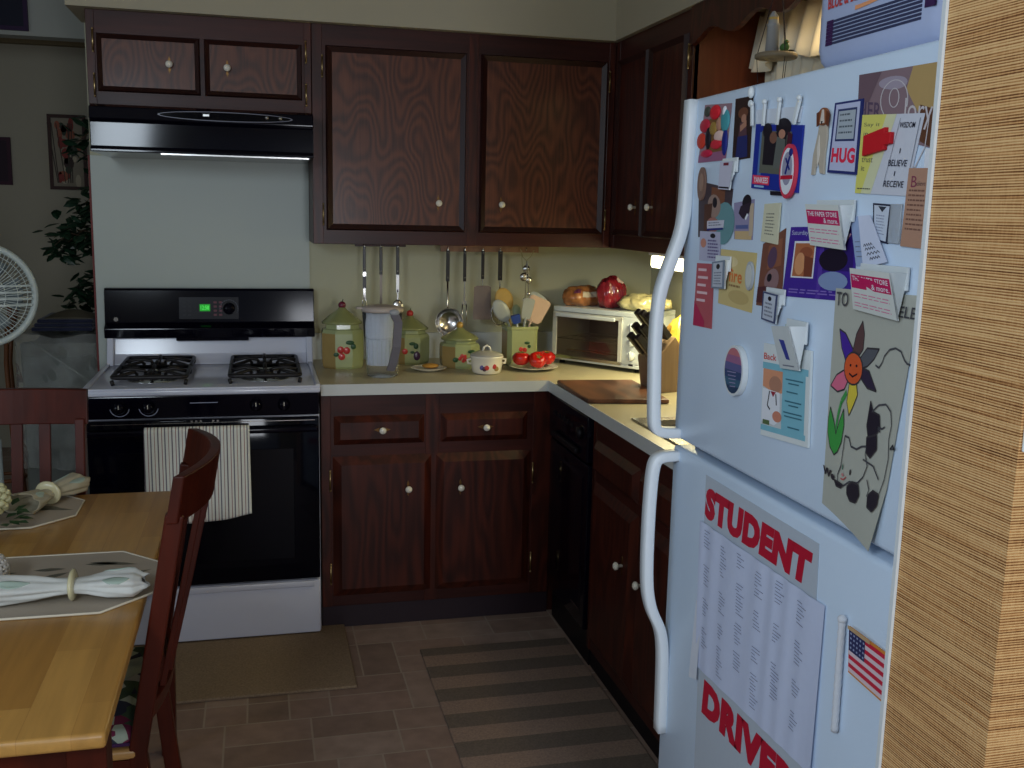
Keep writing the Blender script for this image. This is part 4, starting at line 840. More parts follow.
# ------------------------------------------------------------------ on top of the fridge
r = thing('printed_carton', (1.55, -2.85, 1.73), 'pale carton with dark printed stripes standing on top of the refrigerator', 'carton')
b = B(); BX = smat(176, 188, 220); X0 = 1.395; ya, yb = -2.712, -3.03
b.box(X0, 1.62, yb, ya, 1.7385, 1.99, BX, bev=.035); b.build('carton', r)
STR = smat(58, 62, 92); PUM = smat(62, 36, 80)
for i in range(7):
    q = B(); z0 = 1.777+i*.0052; q.box(X0-.0012, X0+.001, -2.985, -2.757, z0, z0+.0034, STR); q.box(X0-.0016, X0-.0013, -2.775, -2.757, z0-.0006, z0+.0042, PUM); q.build('printed_stripe', r)
q = B()
def Pc(u, v): return (X0-.0014, -2.757-.12*u, 1.846-.017*v)
text_on(q, 'BLUE & BERRIES', Pc, 0, 1, 0, 1, smat(196, 70, 70), .03); q.build('red_lettering', r)
q = B(); q.add([(X0-.0012, -2.83-.16*t, 1.816+.016*(t**1.5)+.006*sx*(1-t*.6)) for sx in (0, 1) for t in [i/10 for i in range(11)]], [(i, i+1, i+12, i+11) for i in range(10)], smat(232, 160, 112)); q.build('orange_swoosh', r)
q = B(); q.box(X0-.0016, X0+.001, -3.012, -2.992, 1.79, 1.83, PUM); q.build('purple_patch', r)
# ------------------------------------------------------------------ curtain, hanging ornament
CUR = mat('curtain_cloth', S(226, 218, 196), .9, var=.04, trans=0, sheen=.2)
r = thing('curtain', (2.18, -1.6, 1.1), 'white gathered curtain with a flared ruffle at the sink window', 'curtain')
b = B(); 
def cu(u, v):
    y = -1.075-(.46-.10*math.sin(PI*v))*u; return (2.165+.014*math.sin(u*40)+.01*math.sin(u*17), y, 2.02-.86*v)
b.grid(cu, 60, 10, CUR); b.build('panel', r, recalc=False, solid=.003)
b = B()
def cv(u, v):
    y = -1.056-1.26*u; fl = .5+.5*v; return (2.145+.022*math.sin(u*90)*fl-.03*v, y+.0, 2.168-.17*v-.022*math.sin(u*24)*v)
b.grid(cv, 160, 6, CUR); b.build('ruffle', r, recalc=False, solid=.003)
b = B(); b.tube([(2.15, -1.06, 2.165), (2.15, -2.33, 2.165)], .007, BRASS, n=10); b.build('rod', r)
r = thing('hanging_ornament', (1.76, -1.95, 1.80), 'little hanging shelf ornament with a tower and green bird before the curtain', 'ornament')
O = Vector((1.765, -1.9, 1.895)); WD = smat(128, 116, 96)
b = B(); b.lathe([(.048, 0), (.05, .003), (.05, .009), (.045, .012)], WD, c=O, n=24, sc=(1, 1)); b.build('platform', r)
b = B(); b.lathe([(.016, .012), (.0135, .075), (.016, .078), (.012, .082), (.011, .096), (.004, .108), (1e-7, .11)], smat(150, 150, 150), c=O+Vector((-.008, .008, 0)), n=16); b.lathe([(.0115, .083), (.0115, .095)], smat(190, 160, 90), c=O+Vector((-.008, .008, 0)), n=16); b.build('tower', r)
b = B(); b.ball(O+Vector((.01, -.02, .024)), .010, smat(74, 110, 60), n=12, sc=(1, 1.5, 1)); b.ball(O+Vector((.008, -.03, .034)), .006, smat(74, 110, 60), n=10); b.tube([O+Vector((.01, -.012, .024)), O+Vector((.014, .01, .02))], [.004, .001], smat(60, 92, 50), n=6); b.tube([O+Vector((.008, -.036, .034)), O+Vector((.008, -.043, .033))], [.002, .0005], smat(200, 150, 60), n=6); b.build('bird', r)
b = B()
for k in range(3):
    a = k*2*PI/3+.5; p = O+Vector((.045*math.cos(a), .045*math.sin(a), .006)); b.tube([p, O+Vector((0, 0, .20))], .0011, DK, n=5); b.tube([p, p+Vector((-.01*math.cos(a), -.01*math.sin(a), -.10))], .0009, DK, n=5)
b.tube([O+Vector((0, 0, .20)), (O.x, O.y, 2.5)], .001, DK, n=5); b.lathe([(.008, 2.5), (.002, 2.53), (.002, TZ+.422)], BRASS, c=(O.x, O.y, 0), n=8); b.build('strings', r)
#%%PART4
# ================================================================== THINGS ON THE COUNTER
CT = .9138
GREEN = mat('glaze_green', S(162, 170, 122), .2, coat=.5, var=.10, scale=14)
OLIVE = mat('glaze_olive', S(144, 148, 96), .2, coat=.5, var=.12, scale=14)
TANG = mat('glaze_tan', S(166, 140, 86), .25, coat=.4, var=.12, scale=16)
CHERRY_ = mat('cherry_red', S(190, 50, 44), .3, coat=.3, var=.2, scale=60)
PLUM = mat('plum', S(70, 36, 66), .3, coat=.3, var=.2, scale=60)
LEAFG = mat('leaf_paint', S(40, 78, 44), .35, var=.2, scale=60)
def fruit(b, c, w, z0, h, yf, which=0):
    """painted fruit in low relief on the front face"""
    s = w/.15
    def e(dx, dz, r, m_, sz=1): b.ball((c[0]+dx*s, yf, z0+h*dz), r*s, m_, n=12, sc=(1, .22, sz))
    if which == 0:
        e(-.012, .50, .013, CHERRY_); e(.010, .48, .013, CHERRY_); e(-.008, .33, .013, CHERRY_); e(-.028, .38, .010, LEAFG, .8); e(.022, .68, .016, LEAFG, .5); e(.034, .58, .010, LEAFG, 1)
    elif which == 1:
        e(-.03, .45, .012, CHERRY_); e(.018, .30, .014, PLUM, 1.3); e(.0, .70, .014, LEAFG, .5); e(.014, .62, .010, LEAFG, 1.2); e(.0, .42, .009, LEAFG, .6)
    else:
        for k in range(7): e(.016*math.cos(k*2.4)*(.4+.1*k), .44+.10*math.sin(k*2.4), .0075, CHERRY_)
        e(.034, .70, .016, LEAFG, .45); e(-.03, .38, .012, LEAFG, .8)
def canister(c, w, h, label, lidh, which, knobm, rz=0):
    r = thing('canister', (c[0], c[1], CT), label, 'canister', 'fruit painted canisters on the counter')
    b = B(); R = w/2
    n = 8; k = 1/math.cos(PI/8)
    b.lathe([(R*k*.90, CT), (R*k*.97, CT+.01), (R*k, CT+h*.3), (R*k, CT+h*.80), (R*k*.93, CT+h*.88), (R*k*.80, CT+h*.90), (R*k*.78, CT+h)], GREEN, c=(c[0], c[1], 0), n=8, smooth=False)
    kt = b._m(TANG)
    for fi, fc in enumerate(b.f):
        if len(fc) == 4:
            m_ = sum((b.v[i] for i in fc), Vector())/4-Vector((c[0], c[1], 0)); zc = m_.z-CT; m_.z = 0
            if m_.normalized().x < -.6 and zc < h*.8: b.mi[fi] = kt
    fruit(b, c, w, CT, h*.9, c[1]-R-.0005, which); b.build('body', r, bev=.003)
    b = B(); z = CT+h
    b.lathe([(R*.98, z+.001), (R*1.0, z+.006), (R*.92, z+.012), (R*.60, z+lidh*.55), (R*.25, z+lidh*.85), (R*.16, z+lidh)], OLIVE, c=(c[0], c[1], 0), n=28); l = b.build('lid', r)
    b = B(); b.ball((c[0], c[1], z+lidh+R*.11), R*.19, knobm, n=14); b.tube([(c[0], c[1], z+lidh+R*.25), (c[0]+.004, c[1], z+lidh+R*.40)], .002, LEAFG, n=6); b.build('knob', l)
    return r
canister((.873, -.225), .158, .170, 'largest green fruit canister, next to the stove', .062, 0, mat('plum_knob', S(110, 34, 56), .25, coat=.5))
canister((1.150, -.135), .150, .135, 'middle sized green canister partly hidden by the clear pitcher', .055, 1, CHERRY_)
canister((1.330, -.262), .150, .108, 'smallest green fruit canister with a golden knob behind the white pot', .048, 2, mat('gold_knob', S(196, 150, 60), .3, coat=.5))
# clear pitcher
CLR = mat('clear_plastic', S(225, 232, 240), .15, trans=.6, var=0)
CLEAR = mat('pitcher_plastic', S(248, 250, 252), .05, trans=.96, var=0, ior=1.06)
r = thing('pitcher', (1.0, -.47, CT), 'clear plastic pitcher with pale lid and grey handle in front of the canisters', 'pitcher')
b = B(); C0 = (1.0, -.47, 0)
b.lathe([(.052, CT+.001), (.058, CT+.006), (.064, CT+.10), (.074, CT+.245), (.072, CT+.245), (.062, CT+.10), (.054, CT+.010), (1e-7, CT+.009)], CLEAR, c=C0, n=32); b.build('body', r, recalc=False)
b = B(); b.lathe([(.0755, CT+.240), (.078, CT+.246), (.077, CT+.256), (.05, CT+.262), (1e-7, CT+.263)], mat('lid_pink', S(190, 176, 166), .4), c=C0, n=32); b.box(.905, .935, -.485, -.455, CT+.250, CT+.256, mat('lid_pink', S(190, 176, 166), .4)); b.build('lid', r)
b = B(); b.bar([(1.035, -.548, CT+.235), (1.045, -.566, CT+.21), (1.040, -.562, CT+.12), (1.03, -.545, CT+.06), (1.022, -.531, CT+.03)], .030, .008, mat('handle_grey', S(110, 108, 120), .4), up=(1, 0, 0)); b.ball((1.034, -.545, CT+.243), .016, CLR, n=12, sc=(1.2, .8, .8)); b.build('handle', r)
b = B(); LBL = mat('inner_filter', S(222, 228, 238), .6)
b.lathe([(.049, CT+.045), (.051, CT+.14), (.055, CT+.146), (.061, CT+.235), (1e-7, CT+.236)], LBL, c=(.992, -.47, 0), n=24, smooth=False)
for i in range(20): a = 2*PI*i/20; b.tube([(.992+.0495*math.cos(a), -.47+.0495*math.sin(a), CT+.045), (.992+.0525*math.cos(a), -.47+.0525*math.sin(a), CT+.14)], .0015, WPL, n=5)
b.build('filter_insert', r)
# small dish with an orange slice
r = thing('small_dish', (1.20, -.37, CT), 'small white dish holding something orange between pitcher and pot', 'dish')
b = B(); b.lathe([(.035, CT), (.042, CT+.004), (.068, CT+.012), (.070, CT+.014), (.066, CT+.0135), (.04, CT+.008), (1e-7, CT+.007)], CER, c=(1.19, -.36, 0), n=32); b.build('dish', r)
b = B(); b.ball((1.20, -.345, CT+.017), .030, mat('orange_food', S(196, 142, 60), .6, var=.2, scale=60), sc=(1.1, .9, .3)); o = b.build('orange_slice'); tag(o, 'flat orange piece of food lying on the small white dish', 'food')
# white pot with lid
r = thing('sugar_pot', (1.39, -.44, CT), 'small white lidded pot painted with fruit beside the tomatoes', 'pot')
b = B(); b.lathe([(.040, CT), (.050, CT+.006), (.054, CT+.03), (.055, CT+.054), (.059, CT+.058), (.057, CT+.062), (1e-7, CT+.060)], CER, c=(1.39, -.43, 0), n=36)
for k, (dx, m_) in enumerate(((-.018, PLUM), (-.010, CHERRY_), (.016, CHERRY_), (.024, TANG), (-.026, smat(90, 90, 150)))): b.ball((1.39+dx, -.43-.0535*math.cos(dx/.055), CT+.022+.004*(k % 3)), .0085, m_, n=10, sc=(1, .3, 1))
for sx in (-1, 1): b.tube([(1.39+sx*.055, -.43, CT+.05), (1.39+sx*.068, -.43, CT+.047), (1.39+sx*.066, -.43, CT+.036), (1.39+sx*.054, -.43, CT+.034)], .004, CER, n=8)
b.build('pot', r)
b = B(); b.lathe([(.058, CT+.0625), (.054, CT+.068), (.03, CT+.076), (.012, CT+.079)], mat('grey_lid', S(176, 172, 160), .2, coat=.4), c=(1.39, -.43, 0), n=32); b.tube([(1.376, -.43, CT+.076), (1.380, -.43, CT+.090), (1.39, -.43, CT+.095), (1.40, -.43, CT+.090), (1.404, -.43, CT+.076)], .004, CER, n=8); b.build('lid', r); r.scale = (1.1, 1.1, 1.12); r.location = (1.40, -.455, CT)
# tomatoes on a plate
r = thing('plate', (1.61, -.35, CT), 'white plate under the ripe tomatoes by the toaster oven', 'plate')
PX, PY = 1.605, -.37
b = B(); b.lathe([(.045, CT), (.055, CT+.004), (.096, CT+.014), (.098, CT+.016), (.094, CT+.0155), (.052, CT+.008), (1e-7, CT+.007)], CER, c=(PX, PY, 0), n=40); b.build('plate', r)
TOM = mat('tomato', S(186, 26, 16), .12, coat=.6, var=.12, scale=18); STEMG = mat('tomato_stem', S(120, 120, 50), .7)
for (dx, dy, rr, lab, tl) in ((-.050, -.002, .036, 'leftmost ripe tomato on the plate', 0), (.006, -.040, .035, 'front ripe tomato on the plate with its stem scar showing', .9), (.056, .010, .036, 'ripe tomato on the plate nearest the toaster oven', .2)):
    o = thing('tomato', (PX+dx, PY+dy, CT+.016+rr*.8), lab, 'tomato', 'tomatoes on the white plate'); o.rotation_euler = (tl, 0, 0)
    b = B(); n = 40; vs = []; fs = []
    for j in range(15):
        ph = PI*j/14
        for i in range(n):
            a = 2*PI*i/n; q_ = rr*(1+.03*math.cos(5*a)*math.sin(ph)); zz = math.cos(ph)*rr*.80; dip = .010*math.exp(-(math.sin(ph)*rr/.012)**2); vs.append((q_*math.sin(ph)*math.cos(a), q_*math.sin(ph)*math.sin(a), zz-(dip if ph < 1 else -dip*.4)))
    for j in range(14):
        for i in range(n): k = (i+1) % n; fs.append((j*n+i, j*n+k, (j+1)*n+k, (j+1)*n+i))
    b.add(vs, fs, TOM, True); b.build('flesh', o, local=True)
    b = B()
    for k in range(5): a = k*2*PI/5; b.tube([(0, 0, rr*.80-.008), (.007*math.cos(a), .007*math.sin(a), rr*.8-.004), (.013*math.cos(a), .013*math.sin(a), rr*.8-.003)], [.002, .002, .0006], STEMG, n=5)
    b.build('stem', o, local=True)
# utensil crock and what stands in it
KX, KY = 1.583, -.23
r = thing('utensil_crock', (KX, KY, CT), 'green and tan fruit painted crock holding cooking utensils', 'crock')
b = B(); R = .062
def sq(rr, z): return [(KX+rr*sx*(1 if abs(sx) < 1.1 else 1), KY+rr*sy, z) for sx, sy in ((-.75, -1), (.75, -1), (1, -.75), (1, .75), (.75, 1), (-.75, 1), (-1, .75), (-1, -.75))]
L = [sq(R*.92, CT), sq(R, CT+.01), sq(R, CT+.145), sq(R*1.05, CT+.150), sq(R*1.05, CT+.160), sq(R*.92, CT+.160), sq(R*.9, CT+.02)]
vs = [p for q_ in L for p in q_]; fs = [tuple(range(8))]+[(j*8+i, j*8+(i+1) % 8, j*8+8+(i+1) % 8, j*8+8+i) for j in range(6) for i in range(8)]+[tuple(48+i for i in range(8))]
b.add(vs, fs, GREEN); b.prism([(KX-R-.0012, KY-R*.7), (KX-R, KY-R*.7), (KX-R, KY+R*.7), (KX-R-.0012, KY+R*.7)], CT+.012, CT+.14, TANG); fruit(b, (KX, KY), .11, CT, .14, KY-R-.0005, 0); b.build('crock', r, bev=.002)
YEL = mat('yellow_wood', S(196, 160, 84), .5, var=.1); BLU = mat('blue_plastic', S(40, 70, 150), .3); PNK = mat('pale_pink_plastic', S(206, 176, 156), .4); FROST = mat('frost_plastic', S(200, 206, 204), .3, trans=.35, var=0)
def uten(name, dx, dy, lx, ly, top, draw, label):
    p0 = Vector((KX+dx*.3, KY+dy*.3, CT+.022)); p1 = Vector((KX+dx, KY+dy, CT+.165)); d = (p1-p0).normalized(); d = (d+Vector((lx, ly, 0))).normalized()
    o = thing(name, p0, label, 'utensil', 'cooking utensils in the crock'); draw(o, p0, p1, d, top)
def paddle(mt, w, h, t=.004, hm=None, round_=.3, slots=0):
    def f(o, p0, p1, d, top):
        b = B(); e = p1+d*top; b.tube([p0, p1, e], .0045, hm or mt, n=8); b.build('handle', o)
        b = B(); pts = []
        for k in range(24):
            a = 2*PI*k/24; cx, sy = math.cos(a), math.sin(a); pw = 2/(2+6*(1-round_)); pts.append((w/2*math.copysign(abs(cx)**pw, cx), h/2*math.copysign(abs(sy)**pw, sy)))
        c0 = e+d*(h*.42); s_ = Vector((1, 0, 0)); s_ = (s_-d*s_.dot(d)).normalized(); n_ = d.cross(s_)
        vs = [c0+s_*x*(1+.25*y/h)+d*y+n_*(t/2) for x, y in pts]+[c0+s_*x*(1+.25*y/h)+d*y-n_*(t/2) for x, y in pts]; n = len(pts)
        b.add(vs, [tuple(range(n)), tuple(range(2*n-1, n-1, -1))]+[(i, n+i, n+(i+1) % n, (i+1) % n) for i in range(n)], mt); b.build('head', o, bev=.001)
    return f
def spoon(mt, rw, rh, hm=None):
    def f(o, p0, p1, d, top):
        b = B(); e = p1+d*top; b.tube([p0, p1, e], .0045, hm or mt, n=8); b.build('handle', o)
        b = B(); M = b.M; c0 = e+d*rh*.85; s_ = Vector((1, 0, 0)); s_ = (s_-d*s_.dot(d)).normalized(); n_ = d.cross(s_); q = Matrix((s_, n_, d)).transposed().to_4x4(); b.M = Matrix.Translation(c0) @ q; b.ball((0, 0, 0), 1, mt, n=18, sc=(rw, .008, rh)); b.M = M; b.build('head', o)
    return f
uten('wooden_spoon', -.035, .02, -.10, 0, .055, spoon(YEL, .038, .050), 'broad yellow spoon at the left of the utensil crock')
uten('slotted_spoon', -.045, .0, -.40, -.03, .02, spoon(FROST, .032, .050), 'translucent spoon leaning far out to the left of the crock')
uten('pastry_brush', -.02, -.035, -.18, -.05, .01, paddle(BLU, .036, .036, .014, WPL), 'blue headed pastry brush at the front of the crock')
uten('spatula', .012, -.025, .10, 0, .03, paddle(FROST, .045, .085), 'narrow frosted spatula standing in the middle of the crock')
uten('spatula', .035, -.02, .24, 0, .02, paddle(PNK, .088, .105), 'wide pale pink spatula leaning right out of the crock')
uten('spatula', .03, .03, .42, .0, .055, paddle(FROST, .072, .085, .005, None, .6), 'clear rounded turner behind the wide pink spatula')
uten('whisk', -.005, .03, .02, .02, .02, spoon(mat('pale_green_plastic', S(160, 176, 140), .4), .018, .03), 'small pale green spoon at the back of the crock')
# toaster oven, turned into the corner
TO = FRAME((1.735, -.190, CT), (.602, -.798, 0), (-.798, -.602, 0))
r = thing('toaster_oven', (1.95, -.25, CT), 'white toaster oven with a glass door angled in the counter corner', 'toaster oven')
TW_, TD, TH = .425, -.255, .235
b = B(TO); b.box(0, TW_, TD, 0, .016, .03, WPL).box(0, TW_, TD, 0, TH-.02, TH, WPL).box(0, .014, TD, 0, .03, TH-.02, WPL).box(.335, TW_, TD, 0, .03, TH-.02, WPL).box(.014, .335, TD, TD+.012, .03, TH-.02, mat('oven_inside', S(120, 104, 96), .5)); b.build('housing', r, bev=.003)
for u in (.03, TW_-.03):
    for d in (-.03, TD+.03): q = B(TO); q.lathe([(.012, .0003), (.010, .016)], BMT, c=(u, d, 0), n=14); q.build('foot', r)
SMK = mat('smoked_glass', S(190, 170, 160), .04, trans=.97, var=0)
b = B(TO); b.box(.018, .331, .001, .005, .036, .205, SMK); dr = b.build('door_glass', r)
b = B(TO); FRM = mat('door_frame_white', S(206, 206, 200), .3)
for a in ((.006, .024, .034, .208), (.325, .340, .034, .208), (.006, .340, .026, .038), (.006, .340, .200, .214)): b.box(a[0], a[1], .001, .010, a[2], a[3], FRM if a[2] > .1 or a[1]-a[0] < .05 else STEEL)
b.build('door_frame', dr)
b = B(TO); b.box(.03, .315, .018, .028, .196, .210, WPL, bev=.003).box(.035, .05, .009, .02, .198, .208, WPL).box(.295, .31, .009, .02, .198, .208, WPL); b.build('handle', dr)
b = B(TO)
for i in range(13): b.tube([(.02+i*.0255, -.01, .105), (.02+i*.0255, TD+.02, .105)], .0012, STEEL, n=5)
for d in (-.012, -.12, TD+.02): b.tube([(.016, d, .105), (.333, d, .105)], .0018, STEEL, n=6)
b.build('rack', r)
b = B(TO)
for z in (.05, .185): b.tube([(.016, -.08, z), (.333, -.08, z)], .004, mat('heater', S(150, 110, 90), .4), n=8)
b.build('heating_element', r)
for i, z in enumerate((.175, .120, .065)):
    q = B(TO); q.lathe([(.019, .001), (.017, .013), (.014, .016), (1e-7, .017)], WPL, c=(.382, 0, z), axis='y', n=20); q.box(.380, .384, .015, .019, z-.015, z+.015, GRY); q.build('dial', r)
b = B(TO); b.box(.372, .392, .0005, .0012, .026, .034, DK); b.build('logo_plate', r)
# bags on top of the toaster oven
BAGM = mat('bag_film', S(210, 200, 180), .2, coat=.6, var=.2, scale=20); BREAD = mat('bread_bag', S(172, 112, 66), .18, coat=.8, var=.85, scale=34); REDB = mat('red_bag', S(140, 34, 46), .18, coat=.8, var=.85, scale=34); YELB = mat('yellow_bag', S(186, 156, 60), .3, coat=.5, var=.2, scale=24)
def blob(name, c, s_, mt, rz, label, cat, seed, amp=.16, patches=(), tail=None):
    o = thing(name, c, label, cat); o.rotation_euler = (0, 0, rz); rnd = random.Random(seed); ph = [rnd.uniform(0, 6) for _ in range(12)]
    def f(a, t, ex=0):
        x = math.cos(a)*math.cos(t); y = math.sin(a)*math.cos(t); z = math.sin(t)
        n = math.sin(5*x+ph[0])*math.sin(6*y+ph[1])+.6*math.sin(11*x+ph[2]+3*z)*math.sin(9*y+ph[3])+.35*math.sin(23*a+ph[4]+9*t)
        k = 1+amp*n*.5+ex; return (x*s_[0]*k, y*s_[1]*k, max(-s_[2]*.78, z*s_[2]*k)+s_[2]*.78)
    b = B(); nu, nv = 64, 28
    b.grid(lambda u, v: f(u*2*PI, (v-.5)*PI), nu, nv, mt)
    for (a0, t0, ra, rt, pm) in patches: b.grid(lambda u, v: f(a0+(u-.5)*ra*2, t0+(v-.5)*rt*2, .025), 14, 10, pm)
    if tail:
        for k in range(7): q_ = rnd.uniform(-.5, .5); b.tube([(s_[0]*.8*tail, 0, s_[2]*.8), (s_[0]*1.15*tail, q_*.03, s_[2]*(.9+q_*.3))], [.012, .018], mt, n=6)
    b.build('wrapping', o, local=True, recalc=False); return o
def tp(u, d): p = TO @ Vector((u, d, TH+.001)); return (p.x, p.y, p.z)
blob('bread_bag', tp(.075, -.10), (.095, .06, .046), BREAD, .3, 'bagged brown bread loaf at the left end of the toaster oven top', 'bread bag', 3, patches=((-.3, .5, .3, .3, REDB), (-1.6, .3, .4, .25, smat(214, 200, 176)), (-2.3, .6, .2, .2, smat(120, 60, 90))), tail=1)
blob('snack_bag', tp(.205, -.11), (.058, .055, .070), REDB, .2, 'shiny red snack bag standing on the toaster oven', 'snack bag', 5, patches=((-.6, .9, .3, .25, smat(220, 190, 180)), (-1.3, .1, .25, .2, smat(110, 30, 50))))
blob('crumpled_bag', tp(.365, -.10), (.095, .065, .036), mat('crumpled_film', S(186, 176, 130), .15, coat=.7, var=.25, scale=30), -.5, 'crumpled clear plastic bag at the right end of the toaster oven top', 'plastic bag', 9, .3, tail=1)
blob('chip_bag', (2.105, -.66, CT), (.072, .08, .135), YELB, -.2, 'bright yellow bag standing behind the knife block', 'snack bag', 12, .14, patches=((3.3, .5, .3, .3, smat(120, 90, 40)),))
# knife block
BLKW = wood('block_wood', S(100, 78, 58), S(136, 112, 86), fig=.2)
r = thing('knife_block', (1.97, -.86, CT), 'tan wooden knife block behind the fridge handle', 'knife block')
KB = FRAME((1.875, -.84, CT), (.25, -.968, 0), (-.968, -.25, 0))
b = B(KB); b.prism([(-.155, .0005), (.0, .0005), (.02, .12), (-.06, .195), (-.155, .07)], 0, .11, BLKW, 'yz'); b.build('block', r, bev=.003)
KH = mat('knife_handle', S(24, 20, 26), .35, coat=.2)
kd = Vector((0, .55, .83)).normalized()
for i, (u, q, ln, lab) in enumerate(((.018, .15, .120, 'longest black knife handle at the left of the block'), (.045, .15, .118, 'black knife handle second from the left in the top row'), (.073, .15, .112, 'black knife handle third from the left in the top row'), (.096, .15, .105, 'black knife handle at the right end of the top row'),
        (.030, .55, .10, 'left black knife handle in the middle row of the block'), (.075, .55, .098, 'right black knife handle in the middle row of the block'), (.035, .9, .09, 'lowest left small black knife handle in the block'), (.078, .9, .088, 'lowest right small black knife handle in the block'))):
    # slanted face runs from (-.06,.195) to (.02,.12)
    p = Vector((u, -.06+.08*q, .195-.075*q)); nrm = Vector((0, .684, .73))
    o = thing('kitchen_knife', KB @ p, lab, 'knife', 'knives in the block')
    M = KB
    q_ = B(KB); q_.bar([p+nrm*.012, p+nrm*(.012+ln*.5), p+nrm*(.012+ln)], .021, .026, KH, up=(1, 0, 0)); hb = q_.build('handle', o, bev=.004)
    q_ = B(KB); q_.bar([p+nrm*.0005, p+nrm*.012], .002, .016, STEEL, up=(1, 0, 0)); q_.build('blade', o)
    q_ = B(KB)
    for t in (.25, .75): q_.ball(p+nrm*(.012+ln*t)+Vector((-.0066, 0, 0)), .0022, STEEL, n=8)
    q_.build('rivet', hb)
# cutting board
CB = wood('board_wood', S(52, 28, 22), S(118, 76, 52), scale=(30, 5, 30), figure=(9, 3, 9), fig=.6, rough=.5)
b = B(); b.prism([(1.60, -.72), (1.59, -1.10), (1.86, -1.14), (1.88, -.74)], CT+.0005, CT+.016, CB); o = b.build('cutting_board', bev=.004); tag(o, 'dark brown wooden cutting board lying flat before the toaster oven', 'cutting board')

# ------------------------------------------------------------------ hanging utensils
HB = mat('utensil_handle', S(26, 22, 26), .35, coat=.2)
r = thing('utensil_rail', (1.47, -.14, 1.36), 'narrow wooden utensil rail under the right of the wall cabinet', 'rail')
b = B(); b.box(1.27, 1.675, -.153, -.138, 1.362, 1.3895, wood('rail_wood', S(120, 84, 60), S(160, 120, 90), fig=.2)); b.build('board', r)
for x in (1.297, 1.366, 1.44, 1.512, 1.62): q = B(); q.tube([(x, -.152, 1.372), (x, -.162, 1.370), (x, -.166, 1.376), (x, -.166, 1.382)], .0018, STEEL, n=6); q.build('hook', r)
r = thing('utensil_rail', (1.03, -.14, 1.375), 'slim dark rail hidden under the left of the wall cabinet', 'rail')
b = B(); b.box(.93, 1.13, -.153, -.140, 1.378, 1.3895, CABR); b.build('board', r)
for x in (.965, 1.030, 1.096): q = B(); q.tube([(x, -.152, 1.384), (x, -.162, 1.381), (x, -.166, 1.386)], .0018, STEEL, n=6); q.build('hook', r)
HY = -.166
def hang(name, x, z0, label, hl, hm, grp, slim=.008):
    o = thing(name, (x, HY, z0), label, 'utensil', grp); b = B()
    b.tube([(x, HY, z0), (x, HY, z0-.012)], .004, STEEL, n=8); b.bar([(x, HY, z0-.006), (x, HY, z0-hl*.5), (x, HY, z0-hl)], slim*2, .008, hm, up=(1, 0, 0)); h = b.build('handle', o, bev=.002)
    for t in (.12, .88):
        q = B(); q.ball((x, HY-.0045, z0-hl*t), .0028, STEEL, n=8); q.build('rivet', h)
    return o
G1 = 'steel utensils hanging left under the wall cabinet'; G2 = 'steel utensils hanging from the wooden rail'
o = hang('carving_fork', .965, 1.384, 'utensil with two banded black grips hanging at the far left', .105, HB, G1, .006)
b = B(); b.bar([(.965, HY, 1.279), (.965, HY, 1.262)], .013, .008, STEEL, up=(1, 0, 0)); b.bar([(.965, HY, 1.262), (.965, HY, 1.215)], .013, .009, HB, up=(1, 0, 0)); b.bar([(.965, HY, 1.215), (.965, HY, 1.17)], .009, .005, STEEL, up=(1, 0, 0))
for sx in (-1, 1): b.tube([(.965, HY, 1.18), (.965+sx*.008, HY, 1.165), (.965+sx*.008, HY-.004, 1.10)], [.003, .003, .001], STEEL, n=6)
b.build('fork_head', o)
o = hang('long_knife', 1.030, 1.384, 'thin bladed utensil hanging between fork and spoon', .115, HB, G1, .0065)
b = B(); b.bar([(1.03, HY, 1.27), (1.03, HY, 1.12)], .010, .003, mat('dull_steel', S(120, 112, 104), .4, metal=.8), up=(1, 0, 0)); b.prism([(1.012, 1.125), (1.048, 1.125), (1.046, 1.075), (1.030, 1.068), (1.014, 1.075)], HY-.0015, HY+.0015, STEEL, 'xz'); b.build('blade', o)
o = hang('serving_spoon', 1.096, 1.384, 'steel serving spoon hanging rightmost of the left three utensils', .115, HB, G1, .0065)
b = B(); b.bar([(1.096, HY, 1.27), (1.096, HY, 1.20)], .012, .004, STEEL, up=(1, 0, 0)); b.bar([(1.096, HY, 1.21), (1.096, HY, 1.165)], .006, .004, STEEL, up=(1, 0, 0)); b.ball((1.096, HY-.004, 1.135), 1, STEEL, n=20, sc=(.024, .008, .036)); b.build('spoon_head', o)
# ladle
o = hang('ladle', 1.297, 1.374, 'big steel ladle hanging at the left of the wooden rail', .13, HB, G2, .0075)
b = B(); b.tube([(1.297, HY, 1.245), (1.297, HY, 1.15), (1.299, HY-.004, 1.12)], .004, STEEL, n=8)
q = []; 
b.M = Matrix.Translation((1.300, HY-.020, 1.082)) @ Matrix.Rotation(math.radians(86), 4, 'X')
b.lathe([(r_*1.2, h_*1.1) for r_, h_ in [(1e-7, -.022), (.025, -.0195), (.040, -.010), (.047, .006), (.048, .012), (.046, .012), (.044, .004), (.037, -.008), (.024, -.016), (1e-7, -.0185)]], STEEL, n=32); b.build('bowl', o, recalc=False)
o = hang('meat_fork', 1.366, 1.374, 'steel meat fork hanging beside the ladle', .13, HB, G2, .0065)
b = B(); b.bar([(1.366, HY, 1.245), (1.366, HY, 1.16)], .007, .004, STEEL, up=(1, 0, 0)); b.bar([(1.366, HY, 1.165), (1.366, HY, 1.15)], .018, .003, STEEL, up=(1, 0, 0))
for sx in (-1, 1): b.tube([(1.366+sx*.008, HY, 1.152), (1.366+sx*.009, HY-.003, 1.11), (1.366+sx*.008, HY-.004, 1.062)], [.003, .003, .001], STEEL, n=6)
b.build('fork_head', o)
o = hang('turner', 1.440, 1.374, 'flat steel turner with square blade on the wooden rail', .12, HB, G2, .0065)
